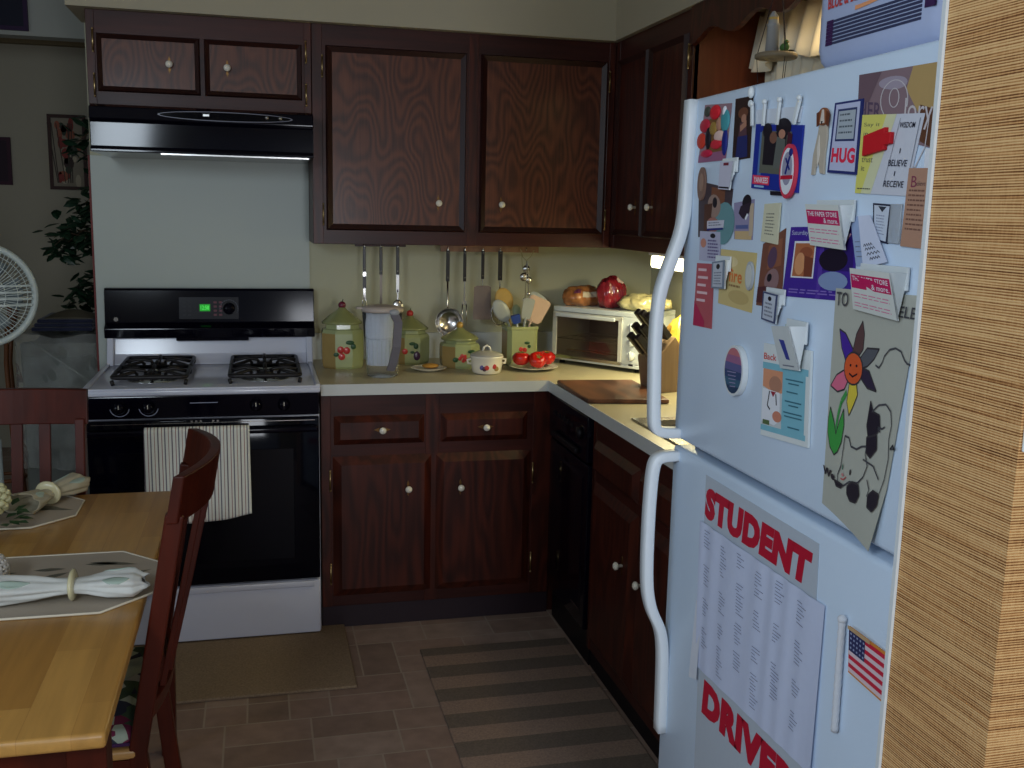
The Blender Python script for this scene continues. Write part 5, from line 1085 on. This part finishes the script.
b = B(); b.bar([(1.44, HY, 1.255), (1.44, HY, 1.225)], .007, .004, STEEL, up=(1, 0, 0)); b.prism([(1.405, 1.222), (1.418, 1.228), (1.462, 1.228), (1.475, 1.222), (1.477, 1.095), (1.472, 1.090), (1.406, 1.090), (1.402, 1.095)], HY-.002, HY, mat('brushed_steel', S(132, 120, 116), .35, metal=.8), 'xz'); b.build('blade', o)
o = hang('skimmer', 1.512, 1.374, 'black handled skimmer hanging right of the flat turner', .125, HB, G2, .009)
b = B(); b.bar([(1.512, HY, 1.25), (1.512, HY, 1.16)], .006, .004, STEEL, up=(1, 0, 0)); b.tube([(1.512+.034*math.cos(k*PI/12), HY, 1.115+.048*math.sin(k*PI/12)) for k in range(24)], .003, STEEL, n=6, closed=True)
for k in range(-3, 4): w_ = .048*math.sqrt(1-(k*.009/.034)**2); b.tube([(1.512+k*.009, HY, 1.115-w_), (1.512+k*.009, HY-.006, 1.115), (1.512+k*.009, HY, 1.115+w_)], .0011, STEEL, n=5)
b.build('wire_head', o)
o = thing('measuring_spoons', (1.62, HY, 1.37), 'bunch of shiny measuring spoons on a cord at the rail end', 'measuring spoons')
b = B(); b.tube([(1.595, HY, 1.375), (1.605, HY, 1.345), (1.62, HY, 1.33), (1.638, HY, 1.345), (1.652, HY, 1.372)], .0016, mat('cord', S(150, 146, 110), .7), n=6); b.tube([(1.60, HY, 1.37), (1.604, HY, 1.31), (1.612, HY, 1.28)], .0014, mat('cord', S(150, 146, 110), .7), n=6); b.build('cord', o)
for k, (dx, z, rr, ln) in enumerate(((0, 1.30, .016, .05), (-.010, 1.268, .018, .05), (.010, 1.255, .014, .06), (-.006, 1.175, .010, .09), (.008, 1.20, .008, .08))):
    b = B(); x = 1.62+dx; b.bar([(1.62, HY-.004-.004*k, 1.33), (x, HY-.004-.004*k, z)], .006, .002, STEEL, up=(0, 1, 0)); b.ball((x, HY-.006-.004*k, z-.004), rr, STEEL, n=14, sc=(1, .5, 1)); b.build('spoon', o)
# under cabinet tube light
r = thing('under_cabinet_light', (2.0, -.75, 1.375), 'white fluorescent light strip fixed under the right wall cabinet', 'light')
b = B(); b.box(1.985, 2.065, -1.02, -.58, 1.376, 1.3905, WPL); b.build('housing', r, bev=.002)
b = B(); b.box(1.990, 2.060, -1.01, -.59, 1.330, 1.3755, mat('lit_tube', S(255, 245, 200), .4, emis=S(255, 244, 190), es=6, var=0), bev=.009); b.build('diffuser', r)

# ================================================================== FLOOR COVERINGS
MATM = mat('doormat_pile', S(134, 116, 96), .95, var=.45, scale=160, bump=1, spec=.1)
b = B(); b.box(.09, .845, -1.105, -.60, .0005, .011, MATM, bev=.004); o = b.build('stove_mat'); tag(o, 'plain brown doormat on the floor in front of the stove', 'mat')
RUG = stripes('rug_stripe', 1, .168, [(0, S(152, 130, 116)), (.5, S(116, 104, 94))], loc=.02, noise=180, nf=.35)
b = B(); b.box(1.085, 1.617, -2.20, -.865, .0005, .008, RUG, bev=.003); o = b.build('striped_rug'); tag(o, 'taupe and dark striped runner rug in front of the sink cabinets', 'rug')

# ================================================================== DINING TABLE AND CHAIRS
def maple():
    mt, nt, b = nodes('maple_staves'); N = nt.nodes; L = nt.links
    mp = mapping(nt, (1, 1, 1), rot=(0, 0, PI/2), loc=(.05, .02, 0)); br = N.new('ShaderNodeTexBrick'); L.new(mp.outputs[0], br.inputs['Vector'])
    for k, v in (('Scale', 1), ('Mortar Size', .0004), ('Mortar Smooth', 0), ('Brick Width', .42), ('Row Height', .075), ('Bias', 0)): br.inputs[k].default_value = v
    br.inputs['Color1'].default_value = S(160, 114, 52); br.inputs['Color2'].default_value = S(192, 146, 76); br.inputs['Mortar'].default_value = S(160, 112, 54)
    m2 = mapping(nt, (60, 4, 60)); n = N.new('ShaderNodeTexNoise'); n.inputs['Scale'].default_value = 1; n.inputs['Detail'].default_value = 4; L.new(m2.outputs[0], n.inputs['Vector'])
    mx = N.new('ShaderNodeMix'); mx.data_type = 'RGBA'; mx.blend_type = 'OVERLAY'; mx.inputs['Factor'].default_value = .3; L.new(br.outputs['Color'], mx.inputs['A']); L.new(n.outputs['Fac'], mx.inputs['B'])
    L.new(mx.outputs['Result'], b.inputs['Base Color']); b.inputs['Roughness'].default_value = .35; b.inputs['Coat Weight'].default_value = .2; b.inputs['Coat Roughness'].default_value = .2
    return mt
MAPLE = maple(); TZT = .745
r = thing('dining_table', (-.15, -2.0, 0), 'dining table with maple plank top and dark red legs', 'table')
b = B(); c_ = .015; X0, X1, Y0, Y1 = -.62, .328, -2.685, -1.33
b.box(X0, X1, Y0, Y1, TZT-.026, TZT, MAPLE, bev=.007); b.build('tabletop', r)
b = B()
for a in ((X0+.06, X1-.06, Y0+.05, Y0+.072), (X0+.06, X1-.06, Y1-.072, Y1-.05), (X0+.05, X0+.072, Y0+.06, Y1-.06), (X1-.072, X1-.05, Y0+.06, Y1-.06)): b.box(*a, TZT-.115, TZT-.0265, CHAIR)
b.build('apron', r)
for (x, y) in ((X0+.06, Y0+.07), (X1-.035, Y0+.07), (X0+.06, Y1-.06), (X1-.035, Y1-.06)):
    q = B(); 
    for (z0, z1, w0, w1) in ((.0005, .60, .019, .027), (.60, TZT-.027, .029, .029)):
        q.add([(x+sx*w, y+sy*w, z) for z, w in ((z0, w0), (z1, w1)) for sx, sy in ((-1, -1), (1, -1), (1, 1), (-1, 1))], [(0, 3, 2, 1), (4, 5, 6, 7), (0, 1, 5, 4), (1, 2, 6, 5), (2, 3, 7, 6), (3, 0, 4, 7)], CHAIR)
    q.build('leg', r, bev=.002)
def floral():
    mt, nt, b = nodes('floral_cloth'); N = nt.nodes; L = nt.links
    mp = mapping(nt, (34, 34, 34)); v = N.new('ShaderNodeTexVoronoi'); v.inputs['Scale'].default_value = 1; L.new(mp.outputs[0], v.inputs['Vector'])
    sp = N.new('ShaderNodeSeparateColor'); L.new(v.outputs['Color'], sp.inputs[0])
    r1 = ramp(N, [(0, S(60, 84, 62)), (.28, S(168, 186, 172)), (.52, S(112, 34, 70)), (.66, S(196, 204, 196)), (.84, S(44, 50, 70))]); r1.color_ramp.interpolation = 'CONSTANT'; L.new(sp.outputs[0], r1.inputs[0])
    r2 = ramp(N, [(.0, (0, 0, 0, 1)), (.85, (0, 0, 0, 1)), (1, (1, 1, 1, 1))]); L.new(v.outputs['Distance'], r2.inputs[0])
    mx = N.new('ShaderNodeMix'); mx.data_type = 'RGBA'; L.new(r2.outputs[0], mx.inputs['Factor']); L.new(r1.outputs[0], mx.inputs['A']); mx.inputs['B'].default_value = S(190, 200, 190); L.new(mx.outputs['Result'], b.inputs['Base Color']); b.inputs['Roughness'].default_value = .9
    return mt
FLOR = floral()
def make_chair(loc, rz, label, BW=.055):
    # local: the sitter looks along +y, the back is at -y; width along x
    r = thing('dining_chair', loc, label, 'chair', 'dining chairs around the table', rz); W = .215; D = .40; H = 1.015
    def yb(z): return -.205-.10*max(0, (z-.44))/.57-.02*max(0, (.40-z))/.4       # rake of the back posts
    for s in (-1, 1):
        b = B(); P = [(s*(W-.012), yb(z)-(.035 if z < .1 else 0)*0, z) for z in (.0005, .2, .44, .6, .8, H-.085)]
        b.bar([(p[0], p[1]-.03*(1-min(1, p[2]/.4)), p[2]) for p in P], .036, .026, CHAIR, up=(0, 1, 0)); b.build('leg', r, local=True, bev=.004)
        b = B(); b.add([(s*(W-.01)+sx*w, .18+sy*w, z) for z, w in ((.0005, .015), (.425, .020)) for sx, sy in ((-1, -1), (1, -1), (1, 1), (-1, 1))], [(0, 3, 2, 1), (4, 5, 6, 7), (0, 1, 5, 4), (1, 2, 6, 5), (2, 3, 7, 6), (3, 0, 4, 7)], CHAIR); b.build('leg', r, local=True, bev=.002)
    def bow(x): return -BW*(1-(x/W)**2)
    b = B(); n = 16; vs = []; 
    for i in range(n+1):
        x = -W-.008+(2*W+.016)*i/n
        for (z, t) in ((H-.10, -1), (H-.10, 1), (H-.005+.1*BW*(1-(x/W)**2), 1), (H-.005+.1*BW*(1-(x/W)**2), -1)): vs.append((x, yb(z)+bow(x)+t*.011, z))
    fs = [(i*4+j, i*4+(j+1) % 4, i*4+4+(j+1) % 4, i*4+4+j) for i in range(n) for j in range(4)]+[(3, 2, 1, 0), (n*4, n*4+1, n*4+2, n*4+3)]
    b.add(vs, fs, CHAIR); b.build('crest_rail', r, local=True, bev=.003)
    b = B(); vs = []
    for i in range(n+1):
        x = -W+.01+(2*W-.02)*i/n
        for (z, t) in ((.50, -1), (.50, 1), (.54, 1), (.54, -1)): vs.append((x, yb(z)+bow(x)*.6+t*.009, z))
    b.add(vs, fs, CHAIR); b.build('lower_rail', r, local=True, bev=.002)
    for k in range(4):
        x = (-1.5+k)*.072; b = B(); b.bar([(x, yb(.53)+bow(x)*.6, .53), (x, yb(.75)+bow(x)*.85, .75), (x, yb(.92)+bow(x), .92)], .030, .012, CHAIR, up=(1, 0, 0)); b.build('slat', r, local=True, bev=.002)
    b = B(); b.box(-W-.002, W+.002, -.205, .205, .432, .455, SEATW, bev=.008); b.build('seat', r, local=True)
    b = B()
    for a in ((-W+.02, W-.02, .172, .19), (-W+.02, W-.02, -.20, -.185), (-W+.001, -W+.018, -.19, .17), (W-.018, W-.001, -.19, .17)): b.box(*a, .375, .4315, CHAIR)
    b.build('seat_frame', r, local=True)
    b = B(); b.box(-W+.005, W-.005, -.195, .200, .4555, .492, FLOR, bev=.016); cu = b.build('cushion', r, local=True)
    b = B(); b.tube([(-W+.006, -.19, .463), (W-.006, -.19, .463), (W-.006, .197, .463), (-W+.006, .197, .463)], .004, mat('piping', S(70, 34, 84), .8), n=6, closed=True); b.build('piping', cu, local=True)
    return r
# chair on the right side of the table (faces -x) and one at the far end (faces the camera)
make_chair((.105, -1.985, 0), PI/2, 'dark red slat back chair with floral cushion on the near right side of the table')
make_chair((-.130, -1.50, 0), PI, 'dark red slat back chair at the far end of the table toward the stove', .02)

# placemats, napkins, flowers
PMAT = mat('placemat_cloth', S(168, 156, 140), .85, var=.08, scale=8); PLF = smat(98, 96, 84); PEDGE = smat(214, 206, 186)
def placemat(cx, cy, w, h, rz, label, leaves):
    r = thing('placemat', (cx, cy, TZT), label, 'placemat', 'octagonal placemats on the table', rz); k = .28
    P = [(-w/2+k*h, -h/2), (w/2-k*h, -h/2), (w/2, -h/2+k*h), (w/2, h/2-k*h), (w/2-k*h, h/2), (-w/2+k*h, h/2), (-w/2, h/2-k*h), (-w/2, -h/2+k*h)]
    b = B(); b.prism(P, .0006, .0035, PMAT)
    rnd = random.Random(leaves)
    for i in range(14):
        x, y = rnd.uniform(-w*.40, w*.40), rnd.uniform(-h*.36, h*.36); a = rnd.uniform(-.5, .6); L = rnd.uniform(.03, .055)
        pts = [(x+math.cos(a)*L*t-math.sin(a)*.010*math.sin(PI*(t+1)/2)*s_, y+math.sin(a)*L*t+math.cos(a)*.010*math.sin(PI*(t+1)/2)*s_) for s_, T in ((1, (-1, -.5, 0, .5, 1)), (-1, (.5, 0, -.5))) for t in T]
        b.add([(p[0], p[1], .0039) for p in pts], [tuple(range(len(pts)))], PLF)
    b.build('cloth', r, local=True); b = B(); b.tube([(p[0], p[1], .003) for p in P], .0026, PEDGE, n=6, closed=True); b.build('binding', r, local=True)
placemat(.12, -2.03, .47, .36, PI, 'octagonal leaf patterned placemat nearest the camera', 4)
placemat(-.115, -1.475, .44, .31, 0, 'octagonal leaf patterned placemat at the far end of the table', 8)
NAPW = mat('napkin_white', S(206, 208, 204), .85, var=.10, scale=26); NAPT = mat('napkin_cream', S(176, 168, 144), .85, var=.14, scale=26); NAPG = smat(164, 182, 170)
RING = mat('ring_pearl', S(208, 200, 160), .2, coat=.5)
def napkin(x, y, rz, L1, L2, m_, label, seed):
    r = thing('napkin', (x, y, TZT+.005), label, 'napkin', 'rolled napkins on the placemats', rz); rnd = random.Random(seed); ph = [rnd.uniform(0, 6) for _ in range(6)]
    b = B(); prof = [(-L1, .046), (-L1*.75, .042), (-L1*.4, .034), (-.03, .025), (0, .022), (.03, .025), (L2*.5, .036), (L2*.85, .040), (L2, .022)]
    def f(u, v):
        t = v*(len(prof)-1); i = min(int(t), len(prof)-2); q = t-i; X = prof[i][0]*(1-q)+prof[i+1][0]*q; R = prof[i][1]*(1-q)+prof[i+1][1]*q
        a = u*2*PI; fold = 1+.09*math.sin(5*a+ph[0]+X*9)*min(1, abs(X)/.04)+.05*math.sin(9*a+ph[1]-X*22)*min(1, abs(X)/.04); flat = .60
        return (X+.008*math.sin(3*a+ph[2])*(v in (0, 1)), math.cos(a)*R*fold, max(-R*flat*.9, math.sin(a)*R*flat*fold)+.0265)
    b.grid(f, 60, 40, m_)
    for (v0, v1, u0, u1) in ((.68, .9, .08, .2), (.72, .86, .32, .42), (.1, .24, .3, .4)): 
        b.grid(lambda u, v: tuple(Vector(f((u0+u1)/2+(u1-u0)*(u-.5)*math.sin(PI*(.02+.96*v))+.02*math.sin(3*v), v0+(v1-v0)*v))+Vector((0, 0, .0012))), 6, 12, NAPG)
    b.build('cloth', r, local=True, recalc=False, solid=.0015)
    b = B(); b.tube([(0, .0245*math.cos(k*PI/16), .0235+.0180*math.sin(k*PI/16)) for k in range(32)], .0060, RING, n=10, closed=True, sc=(1, 2.2)); o = b.build('napkin_ring'); o.location = (x, y, TZT+.0105); o.rotation_euler = (0, 0, rz); return o
o = napkin(.195, -2.13, -.02, .17, .135, NAPW, 'white leaf printed napkin rolled in a ring on the nearest placemat', 1); tag(o, 'pearly ring around the napkin on the nearest placemat', 'napkin ring')
o = napkin(.022, -1.43, 1.12, .10, .14, NAPT, 'cream napkin rolled in a ring on the far placemat beside the flowers', 2); tag(o, 'cream ring around the napkin on the far placemat', 'napkin ring')
# flower bunch
r = thing('flower_bunch', (-.09, -1.62, TZT), 'bunch of cream blossoms and green leaves at the left edge of the table', 'flowers')
b = B(); rnd = random.Random(5); PET = mat('petal', S(206, 204, 160), .7, var=.1, scale=60); LF = mat('leaf_green', S(44, 74, 40), .5, var=.3, scale=50)
for k in range(70):
    t, a = math.acos(1-2*(k+.5)/70), k*2.4; p = Vector((-.078+.042*math.sin(t)*math.cos(a), -1.60+.042*math.sin(t)*math.sin(a), TZT+.070+.038*math.cos(t))); b.ball(p, .0105, PET, n=7, sc=(1, 1, .8))
b.build('blossom', r)
b = B()
for k in range(26):
    a = rnd.uniform(0, 2*PI); rr = rnd.uniform(.02, .075); p = Vector((-.055+rr*math.cos(a), -1.62+rr*.8*math.sin(a), TZT+.008+rnd.uniform(0, .05))); q = Vector((math.cos(a), math.sin(a), rnd.uniform(-.15, .5))).normalized(); s_ = Vector((-math.sin(a), math.cos(a), 0)); L_ = .035
    p.x = min(p.x, -.01)
    b.add([p, p+q*L_*.5+s_*.012, p+q*L_+Vector((0, 0, -.004)), p+q*L_*.5-s_*.012], [(0, 1, 2, 3)], LF)
b.build('leaves', r, recalc=False)
# woven round ornament
r = thing('woven_ball', (-.02, -2.03, TZT), 'round white crocheted ornament at the left edge of the nearest placemat', 'ornament')
b = B(); CR = mat('crochet', S(190, 186, 180), .9, var=.1, scale=90, bump=.5); C0 = Vector((.022, -2.05, TZT+.044))
for k in range(10):
    t = PI*k/10; b.tube([C0+Vector((.040*math.cos(a*PI/12)*math.cos(t), .040*math.cos(a*PI/12)*math.sin(t), .038*math.sin(a*PI/12))) for a in range(24)], .0034, CR, n=6, closed=True)
for k in range(-4, 5):
    z = k*.0085; rr = .040*math.sqrt(max(.05, 1-(z/.040)**2)); b.tube([C0+Vector((rr*math.cos(a*PI/12), rr*math.sin(a*PI/12), z)) for a in range(24)], .0034, CR, n=6, closed=True)
b.build('weave', r)
b = B(); b.ball(C0, .037, smat(150, 148, 146), n=20, sc=(1, 1, .96)); b.build('core', r)

# ================================================================== BEHIND THE STOVE'S LEFT END
r = thing('pedestal_fan', (-.402, -.22, 0), 'white round pedestal fan at the left edge behind the table', 'fan')
FC = Vector((-.402, -.22, 1.189)); FN = Vector((.25, -.96, .03)).normalized(); FU = Vector((.96, .25, 0)).normalized(); FV = FN.cross(FU).normalized()
if FV.z < 0: FV = -FV
def fp(x, y, d): return FC+FU*x+FV*y+FN*d
FW = mat('fan_white', S(196, 206, 200), .35)
def ring(R, d, r_, sc=(1, 1)): q = B(); q.tube([fp(R*math.cos(k*PI/32), R*math.sin(k*PI/32), d) for k in range(64)], r_, FW, n=8, closed=True, sc=sc); return q
q = ring(.178, .0, .0125); q.tube([fp(.178*math.cos(k*PI/32), .178*math.sin(k*PI/32), -.02) for k in range(64)], .006, FW, n=8, closed=True); gr = q.build('rim', r)
q = B()
for k in range(72):
    a = k*2*PI/72; q.tube([fp(.04*math.cos(a), .04*math.sin(a), .040), fp(.12*math.cos(a+.10), .12*math.sin(a+.10), .030), fp(.174*math.cos(a+.16), .174*math.sin(a+.16), .003)], .0014, FW, n=4)
for R in (.08, .12, .152): q.tube([fp(R*math.cos(k*PI/24), R*math.sin(k*PI/24), .042-.18*(R-.03)**1.3) for k in range(48)], .0013, FW, n=5, closed=True)
q.build('front_grille', gr, recalc=False)
q = B()
for y in (-.036, -.013, .010, .033): w_ = .165; q.bar([fp(-w_, y-.0, .022), fp(-.08, y, .043), fp(.08, y, .043), fp(w_, y, .022)], .007, .003, FW, up=tuple(FV))
q.build('cross_bars', gr)
q = B()
for k in range(56):
    a = k*2*PI/56; q.tube([fp(.05*math.cos(a), .05*math.sin(a), -.07), fp(.14*math.cos(a), .14*math.sin(a), -.06), fp(.174*math.cos(a), .174*math.sin(a), -.012)], .001, FW, n=4)
q.build('rear_grille', gr, recalc=False)
for k in range(5):
    a = k*2*PI/5; q = B(); q.grid(lambda u, v: tuple(fp((.03+.11*u)*math.cos(a+(v-.5)*(1.0-.1*u)), (.03+.11*u)*math.sin(a+(v-.5)*(1.0-.1*u)), -.022+.03*(v-.5))), 8, 8, smat(130, 142, 146)); q.build('blade', r, recalc=False, solid=.002)
q = B(); q.tube([fp(0, 0, .012), fp(0, 0, -.02), fp(0, 0, -.14), fp(0, 0, -.16)], [.03, .034, .045, .02], FW, n=20); q.tube([fp(0, -.0, -.10), Vector((FC.x, FC.y+.10, 1.04))], .018, FW, n=10); q.build('motor', r)
q = B(); PX_, PY_ = FC.x-.024, FC.y+.10; q.tube([(FC.x, PY_, 1.05), (FC.x, PY_, .62)], .011, FW, n=12); q.tube([(FC.x, PY_, .64), (FC.x, PY_, .03)], .016, FW, n=12); q.build('pole', r)
q = B(); q.lathe([(.19, .0005), (.19, .012), (.12, .028), (.03, .045), (.02, .06)], FW, c=(FC.x, PY_, 0), n=32); q.build('base', r)
# crate under clear plastic, folded blue cloth on it
r = thing('storage_crate', (-.25, .45, 0), 'grey storage crate beside the stove wall, wrapped in clear plastic', 'crate')
CRM = mat('crate_grey', S(104, 106, 98), .6, var=.12, scale=12)
b = B(); x0, x1, y0, y1 = -.385, -.09, .26, .75
b.box(x0, x1, y0, y1, .0005, .955, CRM, bev=.008); b.box(x0+.012, x1-.012, y0-.003, y0+.002, .05, .90, smat(108, 112, 106)); b.build('crate', r)
rnd = random.Random(2)
def sh(u, v):
    x = -.402+.325*u; z = .985-.55*v; n = .011*math.sin(u*13+v*9)+.008*abs(math.sin(u*23-v*17))+.004*math.sin(v*41+u*5)
    return (x, y0-.016-.018*v+n*1.2, z+.01*math.sin(u*9))
FILM = mat('clear_film', S(230, 234, 230), .10, trans=.8, var=0, ior=1.12)
b = B(); b.grid(sh, 40, 40, FILM); b.grid(lambda u, v: (-.402+.325*u, y0-.016+.49*v, .9855+.01*math.sin(u*9)+.004*math.sin(u*23+v*19)), 40, 20, FILM)
b.tube([(-.338+.022*i, y0-.032-.002*(i % 2), .965-.0165*i) for i in range(12)], [.003+.0015*(i % 2) for i in range(12)], FILM, n=6); b.build('plastic_cover', r, recalc=False)
r = thing('folded_cloth', (-.22, .42, .99), 'dark blue folded cloth lying on the wrapped crate', 'cloth')
b = B(); BLC = mat('navy_cloth', S(22, 28, 56), .8, var=.25, scale=20, sheen=.2)
for k in range(3):
    z = .999+.016*k; b.box(-.345+.01*k, -.11, .29+.008*k, .60, z, z+.0155, BLC, bev=.006)
b.build('cloth', r)
b = B(); b.grid(lambda u, v: (-.30+.19*u, .33+.2*v, 1.0475+.028*math.sin(PI*u)*math.sin(PI*v)), 16, 16, mat('olive_cloth', S(84, 78, 62), .8), ); o = b.build('soft_hat', solid=.003, recalc=False); tag(o, 'soft olive cloth heap on top of the dark blue folded cloth', 'cloth')
# rattan stand
r = thing('rattan_stand', (-.42, .25, 0), 'brown rattan plant stand between the fan and the wrapped crate', 'stand')
RAT = mat('rattan', S(110, 66, 34), .5, var=.25, scale=40); PC = Vector((-.505, .45, 0))
for k in range(4):
    a = PI/4+k*PI/2; q = B(); dx, dy = math.cos(a), math.sin(a)
    q.tube([PC+Vector((dx*s_, dy*s_, z)) for z, s_ in ((.0005, .10), (.3, .075), (.6, .055), (.85, .045), (.98, .06), (1.05, .085), (1.12, .095))], .010, RAT, n=8); q.build('leg', r)
q = B()
for z, s_ in ((.35, .072), (.7, .052)): t_ = B(); t_.tube([PC+Vector((s_*math.cos(k*PI/12), s_*math.sin(k*PI/12), z)) for k in range(24)], .008, RAT, n=8, closed=True); t_.build('ring', r)
for z, s_ in ((1.11, .096),): q.tube([PC+Vector((s_*math.cos(k*PI/12), s_*math.sin(k*PI/12), z)) for k in range(24)], .008, RAT, n=8, closed=True)
q.lathe([(.095, 1.112), (.095, 1.12), (1e-7, 1.12)], RAT, c=PC, n=24); q.build('ring_shelf', r)
b = B(); b.lathe([(.05, .0005), (.065, .01), (.078, .30), (.082, .31), (.075, .31), (.06, .02), (1e-7, .015)], mat('bin_dark', S(30, 40, 48), .5), c=(-.72, .30, 0), n=24); o = b.build('waste_bin'); tag(o, 'dark waste bin on the floor behind the fan', 'bin')
# ficus tree
r = thing('potted_ficus', (-.01, 1.16, 0), 'tall dark green ficus tree behind the end of the stove wall', 'plant')
FT = Vector((-.01, 1.16, 0)); b = B(); b.lathe([(.11, .0005), (.13, .02), (.16, .26), (.165, .28), (.15, .28), (.14, .24), (1e-7, .24)], smat(120, 84, 62), c=FT, n=28); b.build('pot', r)
b = B(); rnd = random.Random(11); BARK = smat(84, 66, 50)
b.tube([FT+Vector((0, 0, .24)), FT+Vector((.01, .01, .7)), FT+Vector((-.02, 0, 1.2)), FT+Vector((0, 0, 1.9))], [.016, .014, .012, .006], BARK, n=8); ends = []
for k in range(46):
    z = rnd.uniform(.95, 1.90); a = rnd.uniform(0, 2*PI); L_ = rnd.uniform(.12, .36)*(1-.35*abs(z-1.5)/.5); p0 = FT+Vector((-.01, 0, z-.12)); p1 = p0+Vector((math.cos(a)*L_, math.sin(a)*L_*.7, .12)); p2 = p1+Vector((math.cos(a)*.07, math.sin(a)*.05, -.06)); b.tube([p0, (p0+p1)/2+Vector((0, 0, .02)), p1, p2], [.005, .004, .003, .0015], BARK, n=5); ends += [(p0+p1)/2, p1, p2]
b.build('trunk', r)
b = B(); FOL = mat('ficus_leaf', S(30, 58, 40), .35, var=.3, scale=30)
for e_ in ends:
    for k in range(17):
        p = e_+Vector((rnd.gauss(0, .05), rnd.gauss(0, .05), rnd.gauss(0, .05))); a = rnd.uniform(0, 2*PI); q = Vector((math.cos(a), math.sin(a)*.8, rnd.uniform(-.9, .1))).normalized(); s_ = q.cross(Vector((rnd.gauss(0, .3), rnd.gauss(0, .3), 1))).normalized(); L_ = rnd.uniform(.06, .09); w_ = L_*.27; up = s_.cross(q)*.006
        b.add([p, p+q*L_*.3+s_*w_, p+q*L_*.7+s_*w_*.8, p+q*L_, p+q*L_*.7-s_*w_*.8, p+q*L_*.3-s_*w_, p+q*L_*.35+up, p+q*L_*.7+up], [(0, 1, 6), (1, 2, 7, 6), (2, 3, 7), (3, 4, 7), (4, 5, 6, 7), (5, 0, 6)], FOL)
b.build('foliage', r, recalc=False)
# pictures on the far walls
def pic(name, x0, x1, y, z0, z1, fm, fn, label):
    r = thing(name, ((x0+x1)/2, y, z0), label, 'picture'); b = B(); w = .02
    for a in ((x0, x1, z0, z0+w), (x0, x1, z1-w, z1), (x0, x0+w, z0+w, z1-w), (x1-w, x1, z0+w, z1-w)): b.box(a[0], a[1], y-.02, y-.001, a[2], a[3], fm)
    b.build('frame', r); b = B(); b.box(x0+w, x1-w, y-.01, y-.004, z0+w, z1-w, smat(140, 130, 112)); fn(b, x0+w, x1-w, y-.011, z0+w, z1-w); b.build('print', r)
def flw(b, x0, x1, y, z0, z1):
    rnd = random.Random(8)
    for k in range(26):
        x, z = rnd.uniform(x0+.03, x1-.03), rnd.uniform(z0+.03, z1-.03); m_ = rnd.choice((smat(130, 48, 40), smat(50, 60, 44), smat(60, 40, 36), smat(176, 164, 140), smat(150, 84, 60))); b.prism(ell(x, z, rnd.uniform(.012, .03), rnd.uniform(.015, .045), 12), y-.0005*(k % 4+1), y, m_, 'xz')
    for k in range(6): x = rnd.uniform(x0+.02, x1-.06); b.bar([(x, y-.003, z0+.02), (x+rnd.uniform(-.05, .05), y-.003, z1-.03)], .005, .001, smat(60, 50, 40), up=(1, 0, 0))
pic('framed_print', -.655, -.44, 2.599, 1.60, 2.045, smat(60, 36, 30), flw, 'framed floral print on the far wall behind the ficus')
def drk(b, x0, x1, y, z0, z1): b.prism(ell((x0+x1)/2, (z0+z1)/2, (x1-x0)*.3, (z1-z0)*.3, 16), y-.001, y, smat(30, 26, 50), 'xz')
pic('framed_print', -.92, -.52, 1.4995, 2.355, 2.575, smat(46, 22, 60), lambda b, x0, x1, y, z0, z1: b.box(x0, x1, y-.002, y, z0, z1, smat(14, 18, 40)), 'dark navy framed panel high on the header at the top left')
pic('framed_print', -1.20, -.865, 2.599, 1.62, 1.90, smat(56, 20, 40), lambda b, x0, x1, y, z0, z1: b.box(x0, x1, y-.002, y, z0, z1, smat(40, 18, 34)), 'dark maroon picture at the left edge of the far wall')
# ================================================================== LIGHT
def area(name, loc, rot, sx, sy, col, p, spread=PI):
    l = bpy.data.lights.new(name, 'AREA'); l.shape = 'RECTANGLE'; l.size = sx; l.size_y = sy; l.color = col; l.energy = p; l.spread = spread
    o = bpy.data.objects.new(name, l); COL.objects.link(o); o.location = loc; o.rotation_euler = rot; return o
# daylight through the narrow glazed door behind the camera
area('window_light_front', (1.12, -6.45, 1.25), (PI/2, 0, 0), .5, 1.1, (.88, .92, 1.0), 30)
area('fill_light_left', (-2.95, -3.6, 1.5), (PI/2, 0, -PI/2), 1.6, 1.2, (.66, .80, 1.0), 20)  # added cool fill to brighten the fridge face; the left wall has no window
# added fill by the camera with flash-like falloff, not a lamp of the room
area('near_fill', (-.35, -4.5, 2.05), (math.radians(78), 0, -math.radians(42)), .45, .45, (.76, .88, 1.0), 19)
area('sink_lamp', (2.0, -1.85, 2.14), (0, 0, 0), .2, .5, (1.0, .74, .36), 3.5)
area('counter_lamp', (2.02, -.84, 1.326), (0, 0, 0), .06, .36, (1.0, .90, .52), 4.5)
w = bpy.data.worlds.new('world'); SC.world = w; w.use_nodes = True
w.node_tree.nodes['Background'].inputs[0].default_value = (.6, .7, .85, 1); w.node_tree.nodes['Background'].inputs[1].default_value = .25
vs = SC.view_settings; vs.view_transform = 'Standard'; vs.look = 'None'; vs.gamma = 1; vs.use_curve_mapping = False; vs.exposure = 0.2
